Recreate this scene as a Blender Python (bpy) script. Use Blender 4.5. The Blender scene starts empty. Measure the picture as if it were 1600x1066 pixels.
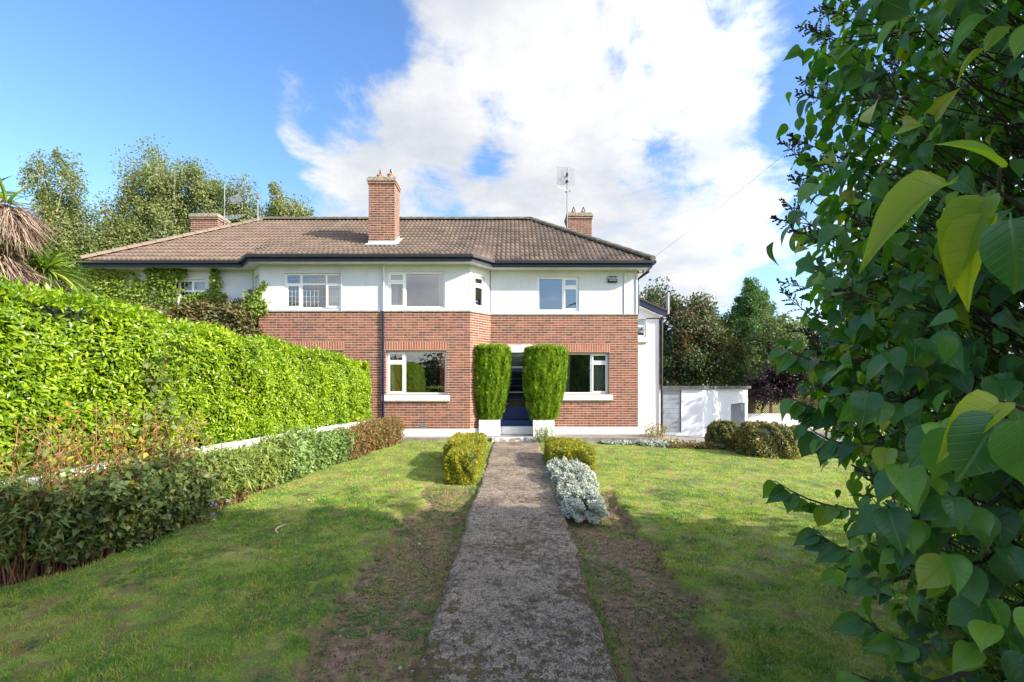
import bpy, math, random
import numpy as np
from mathutils import Matrix, Vector
random.seed(7); rng = np.random.default_rng(7)
C = bpy.context.scene; COL = C.collection
R = math.radians
# ------------------------------------------------------------------ camera, sky, sun, exposure
EYE = 1.53; F = 711.0
cam_d = bpy.data.cameras.new('camera'); cam = bpy.data.objects.new('camera', cam_d); COL.objects.link(cam)
cam_d.lens = 16; cam_d.sensor_width = 36; cam_d.shift_y = 0.04375; cam_d.clip_end = 2000; cam_d.clip_start = 0.05
cam.location = (0, 0, EYE); cam.rotation_euler = (R(90), 0, 0)
C.camera = cam
SUN_EL = 27.5; SUN_AZ = (0.925, -0.38)
C.view_settings.view_transform = 'Standard'; C.view_settings.look = 'None'
C.view_settings.gamma = 1; C.view_settings.exposure = 1.25
C.cycles.max_bounces = 8; C.cycles.transparent_max_bounces = 12
def P(px, py, d): return Vector(((px-800)*d/F, d, EYE-(py-603)*d/F))

class NT:
    def __init__(s, nt): s.nt = nt
    def n(s, t, ins=None, **kw):
        nd = s.nt.nodes.new(t)
        for k, v in kw.items(): setattr(nd, k, v)
        if ins:
            for k, v in ins.items():
                if isinstance(v, bpy.types.NodeSocket): s.nt.links.new(v, nd.inputs[k])
                else: nd.inputs[k].default_value = v
        return nd
    def math(s, op, a, b=0.0, c=None, clamp=False):
        d = {0: a, 1: b}
        if c is not None: d[2] = c
        return s.n('ShaderNodeMath', d, operation=op, use_clamp=clamp).outputs[0]
    def mix(s, f, a, b, blend='MIX'):
        return s.n('ShaderNodeMix', {0: f, 6: a, 7: b}, data_type='RGBA', blend_type=blend).outputs[2]
    def ramp(s, f, stops, interp='LINEAR'):
        nd = s.n('ShaderNodeValToRGB', {0: f}); cr = nd.color_ramp; cr.interpolation = interp
        while len(cr.elements) < len(stops): cr.elements.new(0.5)
        for e, (p, c) in zip(cr.elements, stops):
            e.position = p; e.color = (c, c, c, 1) if not hasattr(c, '__len__') else (*c[:3], 1)
        return nd.outputs[0]
    def noise(s, scale, detail=4, vec=None, rough=.55, dist=0):
        d = {'Scale': scale, 'Detail': detail, 'Roughness': rough, 'Distortion': dist}
        if vec is not None: d['Vector'] = vec
        return s.n('ShaderNodeTexNoise', d).outputs[0]
    def pos(s): return s.n('ShaderNodeNewGeometry').outputs[0]
    def attr(s, name): return s.n('ShaderNodeAttribute', attribute_name=name)

w = bpy.data.worlds.new('World'); C.world = w; w.use_nodes = True
t = NT(w.node_tree); w.node_tree.nodes.clear()
sky = t.n('ShaderNodeTexSky', sky_type='NISHITA', sun_disc=False)
sky.sun_elevation = R(SUN_EL); sky.sun_rotation = math.atan2(SUN_AZ[0], SUN_AZ[1])
sky.air_density = 1.1; sky.dust_density = 0.9; sky.ozone_density = 2.2
D = t.n('ShaderNodeTexCoord').outputs['Generated']
sp = t.n('ShaderNodeSeparateXYZ', {0: D})
zz = t.math('MAXIMUM', t.math('ADD', sp.outputs[2], 0.22), 0.06)
pl = t.n('ShaderNodeCombineXYZ', {0: t.math('DIVIDE', sp.outputs[0], zz), 1: t.math('DIVIDE', sp.outputs[1], zz), 2: 0.0}).outputs[0]
n1 = t.noise(1.7, 12, pl, .63, .45)
n2 = t.noise(4.6, 8, pl, .62, .4)
cov = t.math('ADD', t.math('MULTIPLY', n1, 1.0), t.math('MULTIPLY', t.math('SUBTRACT', n2, .5), .62))
def blob(px, py, r, wgt, vec=None):
    v = vec or Vector(((px-800)/F, 1, (603-py)/F)).normalized()
    dd = t.n('ShaderNodeVectorMath', {0: D, 1: tuple(v)}, operation='DISTANCE').outputs['Value']
    f = t.n('ShaderNodeMapRange', {0: dd, 1: 0.0, 2: r, 3: wgt, 4: 0.0}, interpolation_type='SMOOTHSTEP').outputs[0]
    return f
for b in [(130, 100, .62, -.30), (-200, 300, .6, -.3), (360, 330, .2, -.12), (600, 50, .08, -.12), (540, 120, .2, .02), (500, 30, .2, .05), (800, 20, .2, .10), (900, 130, .42, .19), (650, 180, .2, .12),
          (950, 330, .4, .17), (540, 265, .2, .20), (450, 215, .05, .16), (640, 300, .2, .10), (1150, 440, .4, .12), (1270, 190, .17, -.3), (1060, 250, .13, -.2), (1235, 400, .14, -.15), (930, 400, .1, -.06), (430, 150, .12, .10), (420, 60, .1, .04), (960, 75, .08, -.10),
          (1330, 60, .14, -.12), (760, 265, .07, -.13), (1180, 80, .2, .14), (1130, 180, .16, .1), (400, 130, .1, .03)]:
    cov = t.math('ADD', cov, blob(*b))
cov = t.math('ADD', cov, blob(0, 0, .9, .10, Vector((.5, -.6, .8)).normalized()))
cov = t.math('ADD', cov, blob(0, 0, .3, -.2, Vector((.18, -1, .22)).normalized()))
cov = t.math('ADD', cov, blob(0, 0, .8, .12, Vector((0, .2, 1)).normalized()))
cov = t.math('ADD', cov, blob(0, 0, .35, .26, Vector((-.22, -1, .17)).normalized()))
msk = t.n('ShaderNodeMapRange', {0: cov, 1: .45, 2: .69, 3: 0.0, 4: 1.0}, interpolation_type='SMOOTHSTEP').outputs[0]
n3 = t.noise(2.3, 7, t.n('ShaderNodeVectorMath', {0: pl, 1: (3.1, 1.7, 0)}, operation='ADD').outputs[0], .6)
ccol = t.ramp(n3, [(.34, (1.85, 2.0, 2.25)), (.5, (2.35, 2.42, 2.55)), (.62, (2.85, 2.88, 2.92))])
sc_ = t.n('ShaderNodeHueSaturation', {'Hue': .507, 'Saturation': 1.2, 'Value': .93, 'Color': sky.outputs[0]}).outputs[0]
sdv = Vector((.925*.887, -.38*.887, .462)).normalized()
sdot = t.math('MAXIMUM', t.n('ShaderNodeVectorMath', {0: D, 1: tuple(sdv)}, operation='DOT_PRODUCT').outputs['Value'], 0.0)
gain = t.math('ADD', 1.0, t.math('MULTIPLY', t.math('POWER', sdot, 1.4), 3.2))   # clouds brightened towards the sun, where they scatter more, adding fill for shade
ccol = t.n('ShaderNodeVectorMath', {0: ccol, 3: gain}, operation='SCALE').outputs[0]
cov = t.math('ADD', cov, 0.0)
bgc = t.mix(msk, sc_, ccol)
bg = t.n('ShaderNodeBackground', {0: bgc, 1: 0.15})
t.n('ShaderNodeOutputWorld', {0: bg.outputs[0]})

sd = bpy.data.lights.new('sun', 'SUN'); so = bpy.data.objects.new('sun', sd); COL.objects.link(so)
sd.energy = 3.9; sd.angle = R(0.6); sd.color = (1.0, .925, .80)
ce = math.cos(R(SUN_EL)); l_ = math.hypot(*SUN_AZ)
sv = Vector((SUN_AZ[0]/l_*ce, SUN_AZ[1]/l_*ce, math.sin(R(SUN_EL))))
so.rotation_euler = sv.to_track_quat('Z', 'Y').to_euler(); so.location = (20, -8, 20)

# ------------------------------------------------------------------ materials
def mat(name, fn):
    m = bpy.data.materials.new(name); m.use_nodes = True; nt = m.node_tree; nt.nodes.clear(); T = NT(nt)
    sh = fn(T); T.n('ShaderNodeOutputMaterial', {0: sh.outputs[0]}); return m
def pr(T, col, rough=.6, normal=None, **kw):
    d = {'Base Color': col if isinstance(col, bpy.types.NodeSocket) else (*col, 1), 'Roughness': rough}
    if normal is not None: d['Normal'] = normal
    d.update({k.replace('_', ' '): v for k, v in kw.items()})
    return T.n('ShaderNodeBsdfPrincipled', d)
def bump(T, h, dist=.01, st=1.0): return T.n('ShaderNodeBump', {'Height': h, 'Distance': dist, 'Strength': st}).outputs[0]
def plain(name, col, rough=.6, var=.12, sc=6, bmp=.0, **kw):
    def fn(T):
        n = T.noise(sc, 5, T.pos()); c = T.ramp(n, [(.3, [x*(1-var) for x in col]), (.7, [min(1, x*(1+var)) for x in col])])
        return pr(T, c, rough, bump(T, T.noise(sc*12, 4, T.pos()), bmp) if bmp else None, **kw)
    return mat(name, fn)
def leafmat(name, stops, trans=.35, rough=.42, tcol=(1.5, 1.6, .6), patch=None, veins=False, amp=.8, own=.6):
    def fn(T):
        a = T.attr('rnd').outputs['Fac']
        if patch:
            a = T.math('ADD', T.math('MULTIPLY', a, own), T.math('MULTIPLY', T.noise(patch, 3 if amp < 1 else 7, T.pos(), .55 if amp < 1 else .7), amp)); a = T.math('SUBTRACT', a, (own+amp-1)/2, clamp=True)
        c = T.ramp(a, stops); nrm = None
        if veins:
            uv = T.n('ShaderNodeUVMap'); s = T.n('ShaderNodeSeparateXYZ', {0: uv.outputs[0]})
            ax = T.math('ABSOLUTE', s.outputs[0])
            mid = T.n('ShaderNodeMapRange', {0: ax, 1: .0, 2: .035, 3: 1.0, 4: 0.0}).outputs[0]
            vv = T.math('SUBTRACT', s.outputs[1], T.math('MULTIPLY', ax, .75))
            fr = T.math('ABSOLUTE', T.math('SUBTRACT', T.math('FRACT', T.math('MULTIPLY', vv, 7.0)), .5))
            sv_ = T.n('ShaderNodeMapRange', {0: fr, 1: .0, 2: .09, 3: .55, 4: 0.0}).outputs[0]
            vn = T.math('MAXIMUM', mid, sv_)
            c = T.mix(T.math('MULTIPLY', T.math('MAXIMUM', mid, T.math('MULTIPLY', sv_, .5)), .3), c, (.16, .26, .06, 1))
            nrm = bump(T, T.math('MULTIPLY', T.math('MAXIMUM', mid, T.math('MULTIPLY', sv_, .6)), -1), .003, .5)
        p = pr(T, c, rough, nrm)
        tc = T.mix(1.0, c, (*tcol, 1), 'MULTIPLY')
        tr = T.n('ShaderNodeBsdfTranslucent', {0: tc})
        return T.n('ShaderNodeMixShader', {0: trans, 1: p.outputs[0], 2: tr.outputs[0]})
    return mat(name, fn)

def brick_fn(soldier=False, darken=False):
    def fn(T):
        uv = T.n('ShaderNodeUVMap'); s = T.n('ShaderNodeSeparateXYZ', {0: uv.outputs[0]}); u, v = s.outputs[0], s.outputs[1]
        if soldier:
            u, v = v, u
            rr = T.math('DIVIDE', v, .077); row = T.math('FLOOR', rr); fv = T.math('FRACT', rr)
            uu = T.math('DIVIDE', T.math('SUBTRACT', u, 2.62), .26); wid = .26
        else:
            rr = T.math('DIVIDE', v, .0755); row = T.math('FLOOR', rr); fv = T.math('FRACT', rr)
            hd = T.math('LESS_THAN', T.math('FLOORED_MODULO', row, 4), .5)
            wid = T.math('SUBTRACT', .226, T.math('MULTIPLY', hd, .113))
            uu = T.math('ADD', T.math('DIVIDE', u, wid), T.math('MULTIPLY', T.math('FLOORED_MODULO', row, 2), .5))
        cell = T.math('FLOOR', uu); fu = T.math('FRACT', uu)
        m1 = T.math('LESS_THAN', T.math('MULTIPLY', fu, wid), .011); m2 = T.math('LESS_THAN', T.math('MULTIPLY', fv, .0755), .016)
        mo = T.math('MAXIMUM', T.math('MULTIPLY', m1, .6), m2)
        rn = T.n('ShaderNodeTexWhiteNoise', {0: T.n('ShaderNodeCombineXYZ', {0: cell, 1: row, 2: 0.0}).outputs[0]}, noise_dimensions='3D').outputs[0]
        if soldier: bc = T.ramp(rn, [(0, (.30, .085, .045)), (1, (.42, .14, .075))])
        else: bc = T.ramp(rn, [(0, (.09, .036, .030)), (.25, (.16, .052, .036)), (.5, (.22, .068, .042)), (.85, (.29, .092, .054)), (1, (.36, .13, .075))])
        bc = T.mix(T.math('MULTIPLY', T.noise(60, 3, T.pos()), .3), bc, (.12, .05, .04, 1))
        big = T.noise(.9, 4, T.pos())
        bc = T.mix(T.math('MULTIPLY', T.math('SUBTRACT', big, .35, clamp=True), .5), bc, (.30, .16, .11, 1))
        if darken: bc = T.mix(.38, bc, (.07, .035, .028, 1))  # evenly darker brick for the chimneys
        mc = T.ramp(T.noise(5, 4, T.pos()), [(.3, (.52, .36, .26)), (.7, (.70, .53, .41))])
        return pr(T, T.mix(mo, bc, mc), .85, bump(T, T.math('SUBTRACT', 1.0, mo), .008))
    return fn
M = {}
M['brick'] = mat('red_brick', brick_fn()); M['soldier'] = mat('soldier_brick', brick_fn(True)); M['darkbrick'] = mat('dark_chimney_brick', brick_fn(False, True))
def render_fn(T):
    p = T.pos(); n = T.noise(1.3, 6, p, .65); c = T.ramp(n, [(.25, (.56, .59, .64)), (.6, (.64, .665, .71))])
    mp = T.n('ShaderNodeMapping', {0: p, 3: (5, 5, .5)}).outputs[0]
    st = T.ramp(T.noise(1.5, 5, mp, .7), [(.56, 0), (.8, 1)])
    c = T.mix(T.math('MULTIPLY', st, .42), c, (.36, .37, .33, 1))
    return pr(T, c, .8, bump(T, T.noise(55, 5, p), .006, .6))
M['render'] = mat('white_render', render_fn)
def plinth_fn(T):
    p = T.pos(); z = T.n('ShaderNodeSeparateXYZ', {0: p}).outputs[2]
    f = T.n('ShaderNodeMapRange', {0: T.math('ADD', z, T.math('MULTIPLY', T.noise(7, 5, p), .22)), 1: .06, 2: .2, 3: .5, 4: 0.0}).outputs[0]
    return pr(T, T.mix(f, (.80, .80, .78, 1), (.36, .34, .29, 1)), .7, bump(T, T.noise(30, 4, p), .004))
M['plinth'] = mat('white_plinth', plinth_fn)
M['upvc'] = plain('white_upvc', (.84, .85, .86), .3, .02)
M['navy'] = plain('navy_paint', (.010, .016, .05), .35, .2)
M['blue'] = plain('blue_door_paint', (.008, .035, .15), .28, .1)
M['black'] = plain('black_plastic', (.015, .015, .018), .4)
M['grey'] = plain('grey_metal', (.30, .31, .33), .45, .1, Metallic=.6)
M['lead'] = plain('lead_flashing', (.52, .54, .58), .55, .2, 9)
M['white'] = plain('white_paint', (.80, .80, .79), .55, .05, 8, .002)
M['stone'] = plain('stained_sill', (.30, .27, .22), .85, .3, 12, .004)
M['mort'] = plain('capping', (.30, .26, .19), .9, .5, 14, .01)
M['terra'] = plain('terracotta', (.45, .19, .10), .7, .2, 10)
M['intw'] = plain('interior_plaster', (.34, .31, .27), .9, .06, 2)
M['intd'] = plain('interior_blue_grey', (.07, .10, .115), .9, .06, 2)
M['redcur'] = plain('red_curtain', (.70, .14, .07), .9, .15, 20)
M['cream'] = plain('cream_curtain', (.62, .60, .55), .9, .12, 20)
M['stripe'] = plain('pale_patterned_curtain', (.46, .45, .42), .9, .5, 45)
M['wire'] = plain('pale_wire', (.36, .37, .40), .6)
M['cable'] = plain('dark_cable', (.05, .05, .06), .6)
M['door_grey'] = plain('grey_boards', (.22, .24, .27), .5, .12, 4)
M['rollgrey'] = plain('shaded_grey_shutter', (.09, .11, .15), .5, .15, 4)  # grey made darker so the colour carries the shade on the shutter
M['roofedge'] = plain('dark_felt', (.07, .07, .075), .8, .3, 5)
M['bark'] = plain('bark', (.10, .08, .06), .9, .4, 12, .01)
M['birchbark'] = plain('birch_bark', (.42, .40, .37), .8, .5, 7, .01)
M['twig'] = plain('dark_twig', (.065, .042, .034), .8, .4, 20)
M['redstem'] = plain('reddish_stem', (.30, .12, .06), .7, .45, 14)
M['brownstem'] = plain('brown_stem', (.17, .085, .045), .8, .45, 14)
M['core'] = plain('dark_core_fill', (.018, .026, .010), 1.0, .4, 12)  # near-black solid filler added inside plants, blocks see-through and darkens leaf gaps
M['deadleaf'] = plain('straw', (.55, .43, .25), .7, .15, 20)
M['stonep'] = plain('pebble', (.35, .33, .30), .8, .2, 20)
M['rubber'] = M['black']
def glass_fn(T):
    gl = T.n('ShaderNodeBsdfGlossy', {0: (1, 1, 1, 1), 1: .0}); tr = T.n('ShaderNodeBsdfTransparent', {0: (.80, .84, .84, 1)})
    lw = T.n('ShaderNodeFresnel', {0: 1.45}).outputs[0]
    return T.n('ShaderNodeMixShader', {0: T.math('ADD', T.math('MULTIPLY', lw, 1.2), .20, clamp=True), 1: tr.outputs[0], 2: gl.outputs[0]})
M['glass'] = mat('window_glass', glass_fn)
M['dglass'] = plain('dark_door_glass', (.006, .01, .022), .08, .1)
def tile_fn(T):
    p = T.pos(); a = T.attr('rnd').outputs['Fac']
    c = T.ramp(a, [(0, (.060, .043, .034)), (.5, (.108, .076, .058)), (1, (.165, .118, .088))])
    x = T.n('ShaderNodeSeparateXYZ', {0: p}).outputs[0]
    warm = T.n('ShaderNodeMapRange', {0: x, 1: -9.0, 2: -1.0, 3: .5, 4: 0.0}).outputs[0]
    c = T.mix(warm, c, (.215, .145, .105, 1))
    n = T.ramp(T.noise(3.2, 6, p, .7), [(.5, 0), (.75, 1)])
    c = T.mix(T.math('MULTIPLY', n, .5), c, (.055, .05, .04, 1))
    l = T.ramp(T.noise(11, 6, p, .75), [(.60, 0), (.70, 1)])
    c = T.mix(T.math('MULTIPLY', l, .55), c, (.36, .35, .25, 1))
    return pr(T, c, .9, bump(T, T.noise(40, 4, p), .006))
M['tile'] = mat('concrete_roof_tile', tile_fn)
def ridge_fn(T):
    p = T.pos(); x = T.n('ShaderNodeSeparateXYZ', {0: p}).outputs[0]
    n = T.ramp(T.noise(6, 6, p, .7), [(.35, (.06, .058, .045)), (.6, (.15, .125, .09)), (.8, (.30, .28, .2))])
    f = T.n('ShaderNodeMapRange', {0: x, 1: -10.5, 2: -9.0, 3: .75, 4: 0.0}).outputs[0]
    return pr(T, T.mix(f, n, (.26, .19, .14, 1)), .9, bump(T, T.noise(30, 4, p), .01))
M['ridge'] = mat('ridge_tile', ridge_fn)
def ground_fn(T):
    p = T.pos(); soil = T.attr('soil').outputs['Fac']
    g = T.ramp(T.noise(1.3, 9, p, .72), [(.34, (.07, .12, .025)), (.43, (.17, .25, .035)), (.52, (.31, .36, .05)), (.64, (.42, .36, .10))])
    f = T.noise(55, 5, p, .7); g = T.mix(T.math('MULTIPLY', T.ramp(f, [(.35, 0), (.65, 1)]), .65), g, (.07, .105, .016, 1))
    br = T.ramp(T.noise(3.7, 8, p, .75), [(.49, 0), (.58, 1)])
    g = T.mix(T.math('MULTIPLY', br, .72), g, (.19, .11, .06, 1))
    s = T.ramp(T.noise(14, 7, p, .7), [(.32, (.06, .034, .022)), (.48, (.19, .11, .066)), (.68, (.38, .24, .15))])
    ms = T.ramp(T.noise(4.2, 7, p, .75), [(.46, 0), (.56, 1)])
    s = T.mix(T.math('MULTIPLY', ms, .42), s, (.15, .16, .04, 1))
    h = T.math('ADD', T.noise(40, 5, p, .7), T.math('MULTIPLY', T.noise(9, 4, p), .8))
    return pr(T, T.mix(soil, g, s), .95, bump(T, h, .02))
M['ground'] = mat('lawn_and_soil', ground_fn)
def path_fn(T):
    p = T.pos(); v = T.n('ShaderNodeTexVoronoi', {'Vector': p, 'Scale': 95.0, 'Randomness': 1.0}); 
    ag = T.ramp(v.outputs['Color'], [(.15, (.09, .085, .08)), (.5, (.25, .235, .215)), (.93, (.46, .43, .39)), (1, (.7, .67, .63))])
    n = T.ramp(T.noise(2.0, 7, p, .7), [(.3, (.72, .60, .48)), (.7, (1.30, 1.08, .88))])
    c = T.mix(1.0, ag, n, 'MULTIPLY')
    y = T.n('ShaderNodeSeparateXYZ', {0: p}).outputs[1]
    yy = T.n('ShaderNodeMapRange', {0: y, 1: 3.0, 2: 9.5, 3: 0.0, 4: .085}).outputs[0]
    dk = T.ramp(T.math('ADD', T.noise(13, 8, p, .75), T.math('MULTIPLY', T.math('SUBTRACT', T.noise(1.9, 5, p), .5), .5)), [(.50, 0), (.60, 1)])
    c = T.mix(T.math('MULTIPLY', dk, .75), c, (.060, .045, .030, 1))
    mn = T.math('SUBTRACT', T.math('ADD', T.math('MULTIPLY', T.noise(12.0, 8, p, .7), .7), T.math('MULTIPLY', T.noise(1.3, 4, p), .34)), yy)
    mm = T.ramp(mn, [(.53, 0), (.57, 1)])
    c = T.mix(T.math('MULTIPLY', mm, .9), c, T.ramp(T.noise(30, 3, p), [(.3, (.05, .036, .012)), (.7, (.15, .105, .02))]))
    h = T.math('ADD', T.math('MULTIPLY', v.outputs['Distance'], -.6), T.math('ADD', T.noise(25, 6, p, .7), T.math('MULTIPLY', mm, .6)))
    return pr(T, c, .92, bump(T, h, .010))
M['path'] = mat('weathered_concrete', path_fn)
def conc_fn(T):
    p = T.pos(); c = T.ramp(T.noise(3, 7, p, .7), [(.3, (.13, .115, .095)), (.7, (.33, .29, .25))])
    return pr(T, c, .9, bump(T, T.noise(30, 5, p), .008))
M['conc'] = mat('yard_concrete', conc_fn)
def wornwhite_fn(T):
    p = T.pos(); f = T.ramp(T.noise(9, 6, p, .7), [(.47, 0), (.56, 1)])
    return pr(T, T.mix(f, (.74, .73, .70, 1), (.28, .26, .23, 1)), .8, bump(T, f, .004))
M['wornwhite'] = mat('worn_white_paint', wornwhite_fn)

M['grass'] = leafmat('grass_blade', [(0, (.06, .15, .025)), (.3, (.13, .29, .04)), (.55, (.27, .42, .05)), (.78, (.46, .50, .08)), (.9, (.52, .42, .14)), (1, (.42, .25, .12))], .3, .6, (1.3, 1.3, .5), patch=3.2, amp=2.6, own=.4)
M['weed'] = leafmat('weed_leaf', [(0, (.08, .16, .03)), (1, (.15, .24, .06))], .3, .6, (1.3, 1.4, .5))
M['laurel'] = leafmat('laurel_leaf', [(0, (.05, .11, .010)), (.25, (.12, .22, .012)), (.6, (.27, .39, .014)), (.9, (.42, .50, .018)), (1, (.5, .36, .03))], .35, .30, (1.5, 1.6, .35), patch=.9)
M['lilac'] = leafmat('lilac_leaf', [(0, (.032, .10, .030)), (.45, (.065, .18, .040)), (.82, (.13, .28, .036)), (.96, (.22, .36, .03)), (1, (.42, .40, .04))], .30, .30, (2.0, 2.5, .35), veins=True)
M['lilacyellow'] = leafmat('lilac_leaf_backlit', [(0, (.15, .30, .02)), (1, (.42, .50, .03))], .5, .35, (1.7, 1.6, .25), veins=True)
M['birch'] = leafmat('birch_leaf', [(0, (.11, .15, .05)), (.5, (.18, .22, .07)), (.85, (.28, .29, .10)), (1, (.38, .31, .12))], .35, .5, (1.3, 1.4, .5), patch=.35)
M['maple'] = leafmat('maple_leaf', [(0, (.03, .055, .015)), (.5, (.055, .10, .022)), (.75, (.16, .11, .05)), (1, (.30, .11, .08))], .3, .5, (1.3, 1.3, .5), patch=.5)
M['conifer'] = leafmat('conifer_frond', [(0, (.035, .085, .02)), (.6, (.075, .17, .035)), (1, (.15, .27, .06))], .25, .6, (1.3, 1.4, .5), patch=.6)
M['lacy'] = leafmat('pale_frond', [(0, (0.06, 0.0975, 0.033)), (1, (0.18, 0.225, 0.075))], .3, .6, (1.3, 1.4, .5))
M['purple'] = leafmat('purple_leaf', [(0, (.012, .007, .012)), (1, (.045, .018, .03))], .2, .5, (1.5, .9, .9))
M['darktree'] = leafmat('dark_tree_leaf', [(0, (.020, .038, .012)), (1, (.06, .09, .02))], .3, .5, (1.3, 1.4, .5), patch=.4)
M['topiary'] = leafmat('cypress_spray', [(0, (.06, .12, .008)), (.35, (.14, .26, .012)), (.75, (.27, .42, .016)), (1, (.42, .48, .03))], .3, .6, (1.3, 1.4, .4))
M['yew'] = leafmat('golden_yew', [(0, (.08, .12, .010)), (.45, (.24, .26, .014)), (.85, (.48, .42, .022)), (1, (.46, .25, .06))], .3, .6, (1.4, 1.3, .4), patch=1.7)
M['silver'] = leafmat('silver_leaf', [(0, (.24, .28, .20)), (.5, (.46, .50, .42)), (1, (.70, .73, .64))], .15, .8, (1, 1, .9), patch=4)
M['euon'] = leafmat('variegated_leaf', [(0, (0.0375, 0.0675, 0.015)), (0.45, (0.105, 0.15, 0.03)), (0.75, (0.36, 0.33, 0.075)), (1, (0.33, 0.105, 0.075))], .3, .45, (1.3, 1.3, .5))
M['redhedge'] = leafmat('reddish_leaf', [(0, (0.075, 0.105, 0.027)), (0.4, (0.18, 0.18, 0.045)), (0.7, (0.285, 0.15, 0.06)), (1, (0.36, 0.105, 0.075))], .3, .5, (1.3, 1.2, .5), patch=2)
M['pale'] = leafmat('pale_shrub_leaf', [(0, (0.0675, 0.1275, 0.045)), (0.5, (0.18, 0.285, 0.075)), (0.85, (0.33, 0.435, 0.135)), (1, (0.57, 0.54, 0.15))], .3, .5, (1.3, 1.4, .6), patch=1.5)
M['dkperen'] = leafmat('dark_perennial_leaf', [(0, (.06, .075, .03)), (.35, (.10, .15, .04)), (.65, (.17, .23, .06)), (.85, (.28, .26, .08)), (1, (.30, .17, .09))], .3, .5, (1.3, 1.4, .6), patch=2)
M['willowy'] = leafmat('narrow_leaf', [(0, (0.09, 0.15, 0.03)), (0.5, (0.21, 0.285, 0.0525)), (1, (0.405, 0.42, 0.105))], .3, .5, (1.3, 1.4, .6), patch=2)
M['rose'] = leafmat('rose_leaf', [(0, (0.105, 0.165, 0.0375)), (0.6, (0.255, 0.3, 0.06)), (0.85, (0.54, 0.405, 0.06)), (1, (0.45, 0.15, 0.09))], .4, .5, (1.4, 1.4, .5))
M['ivy'] = leafmat('ivy_leaf', [(0, (.08, .14, .018)), (.5, (.17, .25, .026)), (.85, (.28, .34, .035)), (1, (.3, .2, .06))], .3, .45, (1.3, 1.4, .5), patch=1.3)
M['ivybr'] = leafmat('ivy_brownish', [(0, (0.0525, 0.075, 0.021)), (0.5, (0.15, 0.15, 0.045)), (1, (0.3, 0.18, 0.09))], .3, .55, (1.3, 1.2, .6), patch=1.2)
M['litter'] = leafmat('dry_leaf', [(0, (.14, .08, .04)), (1, (.42, .30, .14))], .15, .7)
M['sprig'] = leafmat('pale_sprig', [(0, (.10, .14, .03)), (.6, (.22, .27, .07)), (1, (.36, .34, .12))], .3, .7)
M['crumb'] = leafmat('soil_crumb', [(0, (.05, .030, .020)), (.6, (.16, .095, .06)), (1, (.34, .24, .16))], 0, .95)
M['cordy'] = leafmat('sword_leaf', [(0, (0.075, 0.18, 0.03)), (0.6, (0.18, 0.33, 0.045)), (1, (0.45, 0.48, 0.075))], .3, .45, (1.4, 1.4, .5))
M['cdead'] = leafmat('dead_sword_leaf', [(0, (.16, .11, .08)), (.6, (.34, .24, .18)), (1, (.50, .38, .28))], .15, .8, (1.2, 1, .8))

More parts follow.
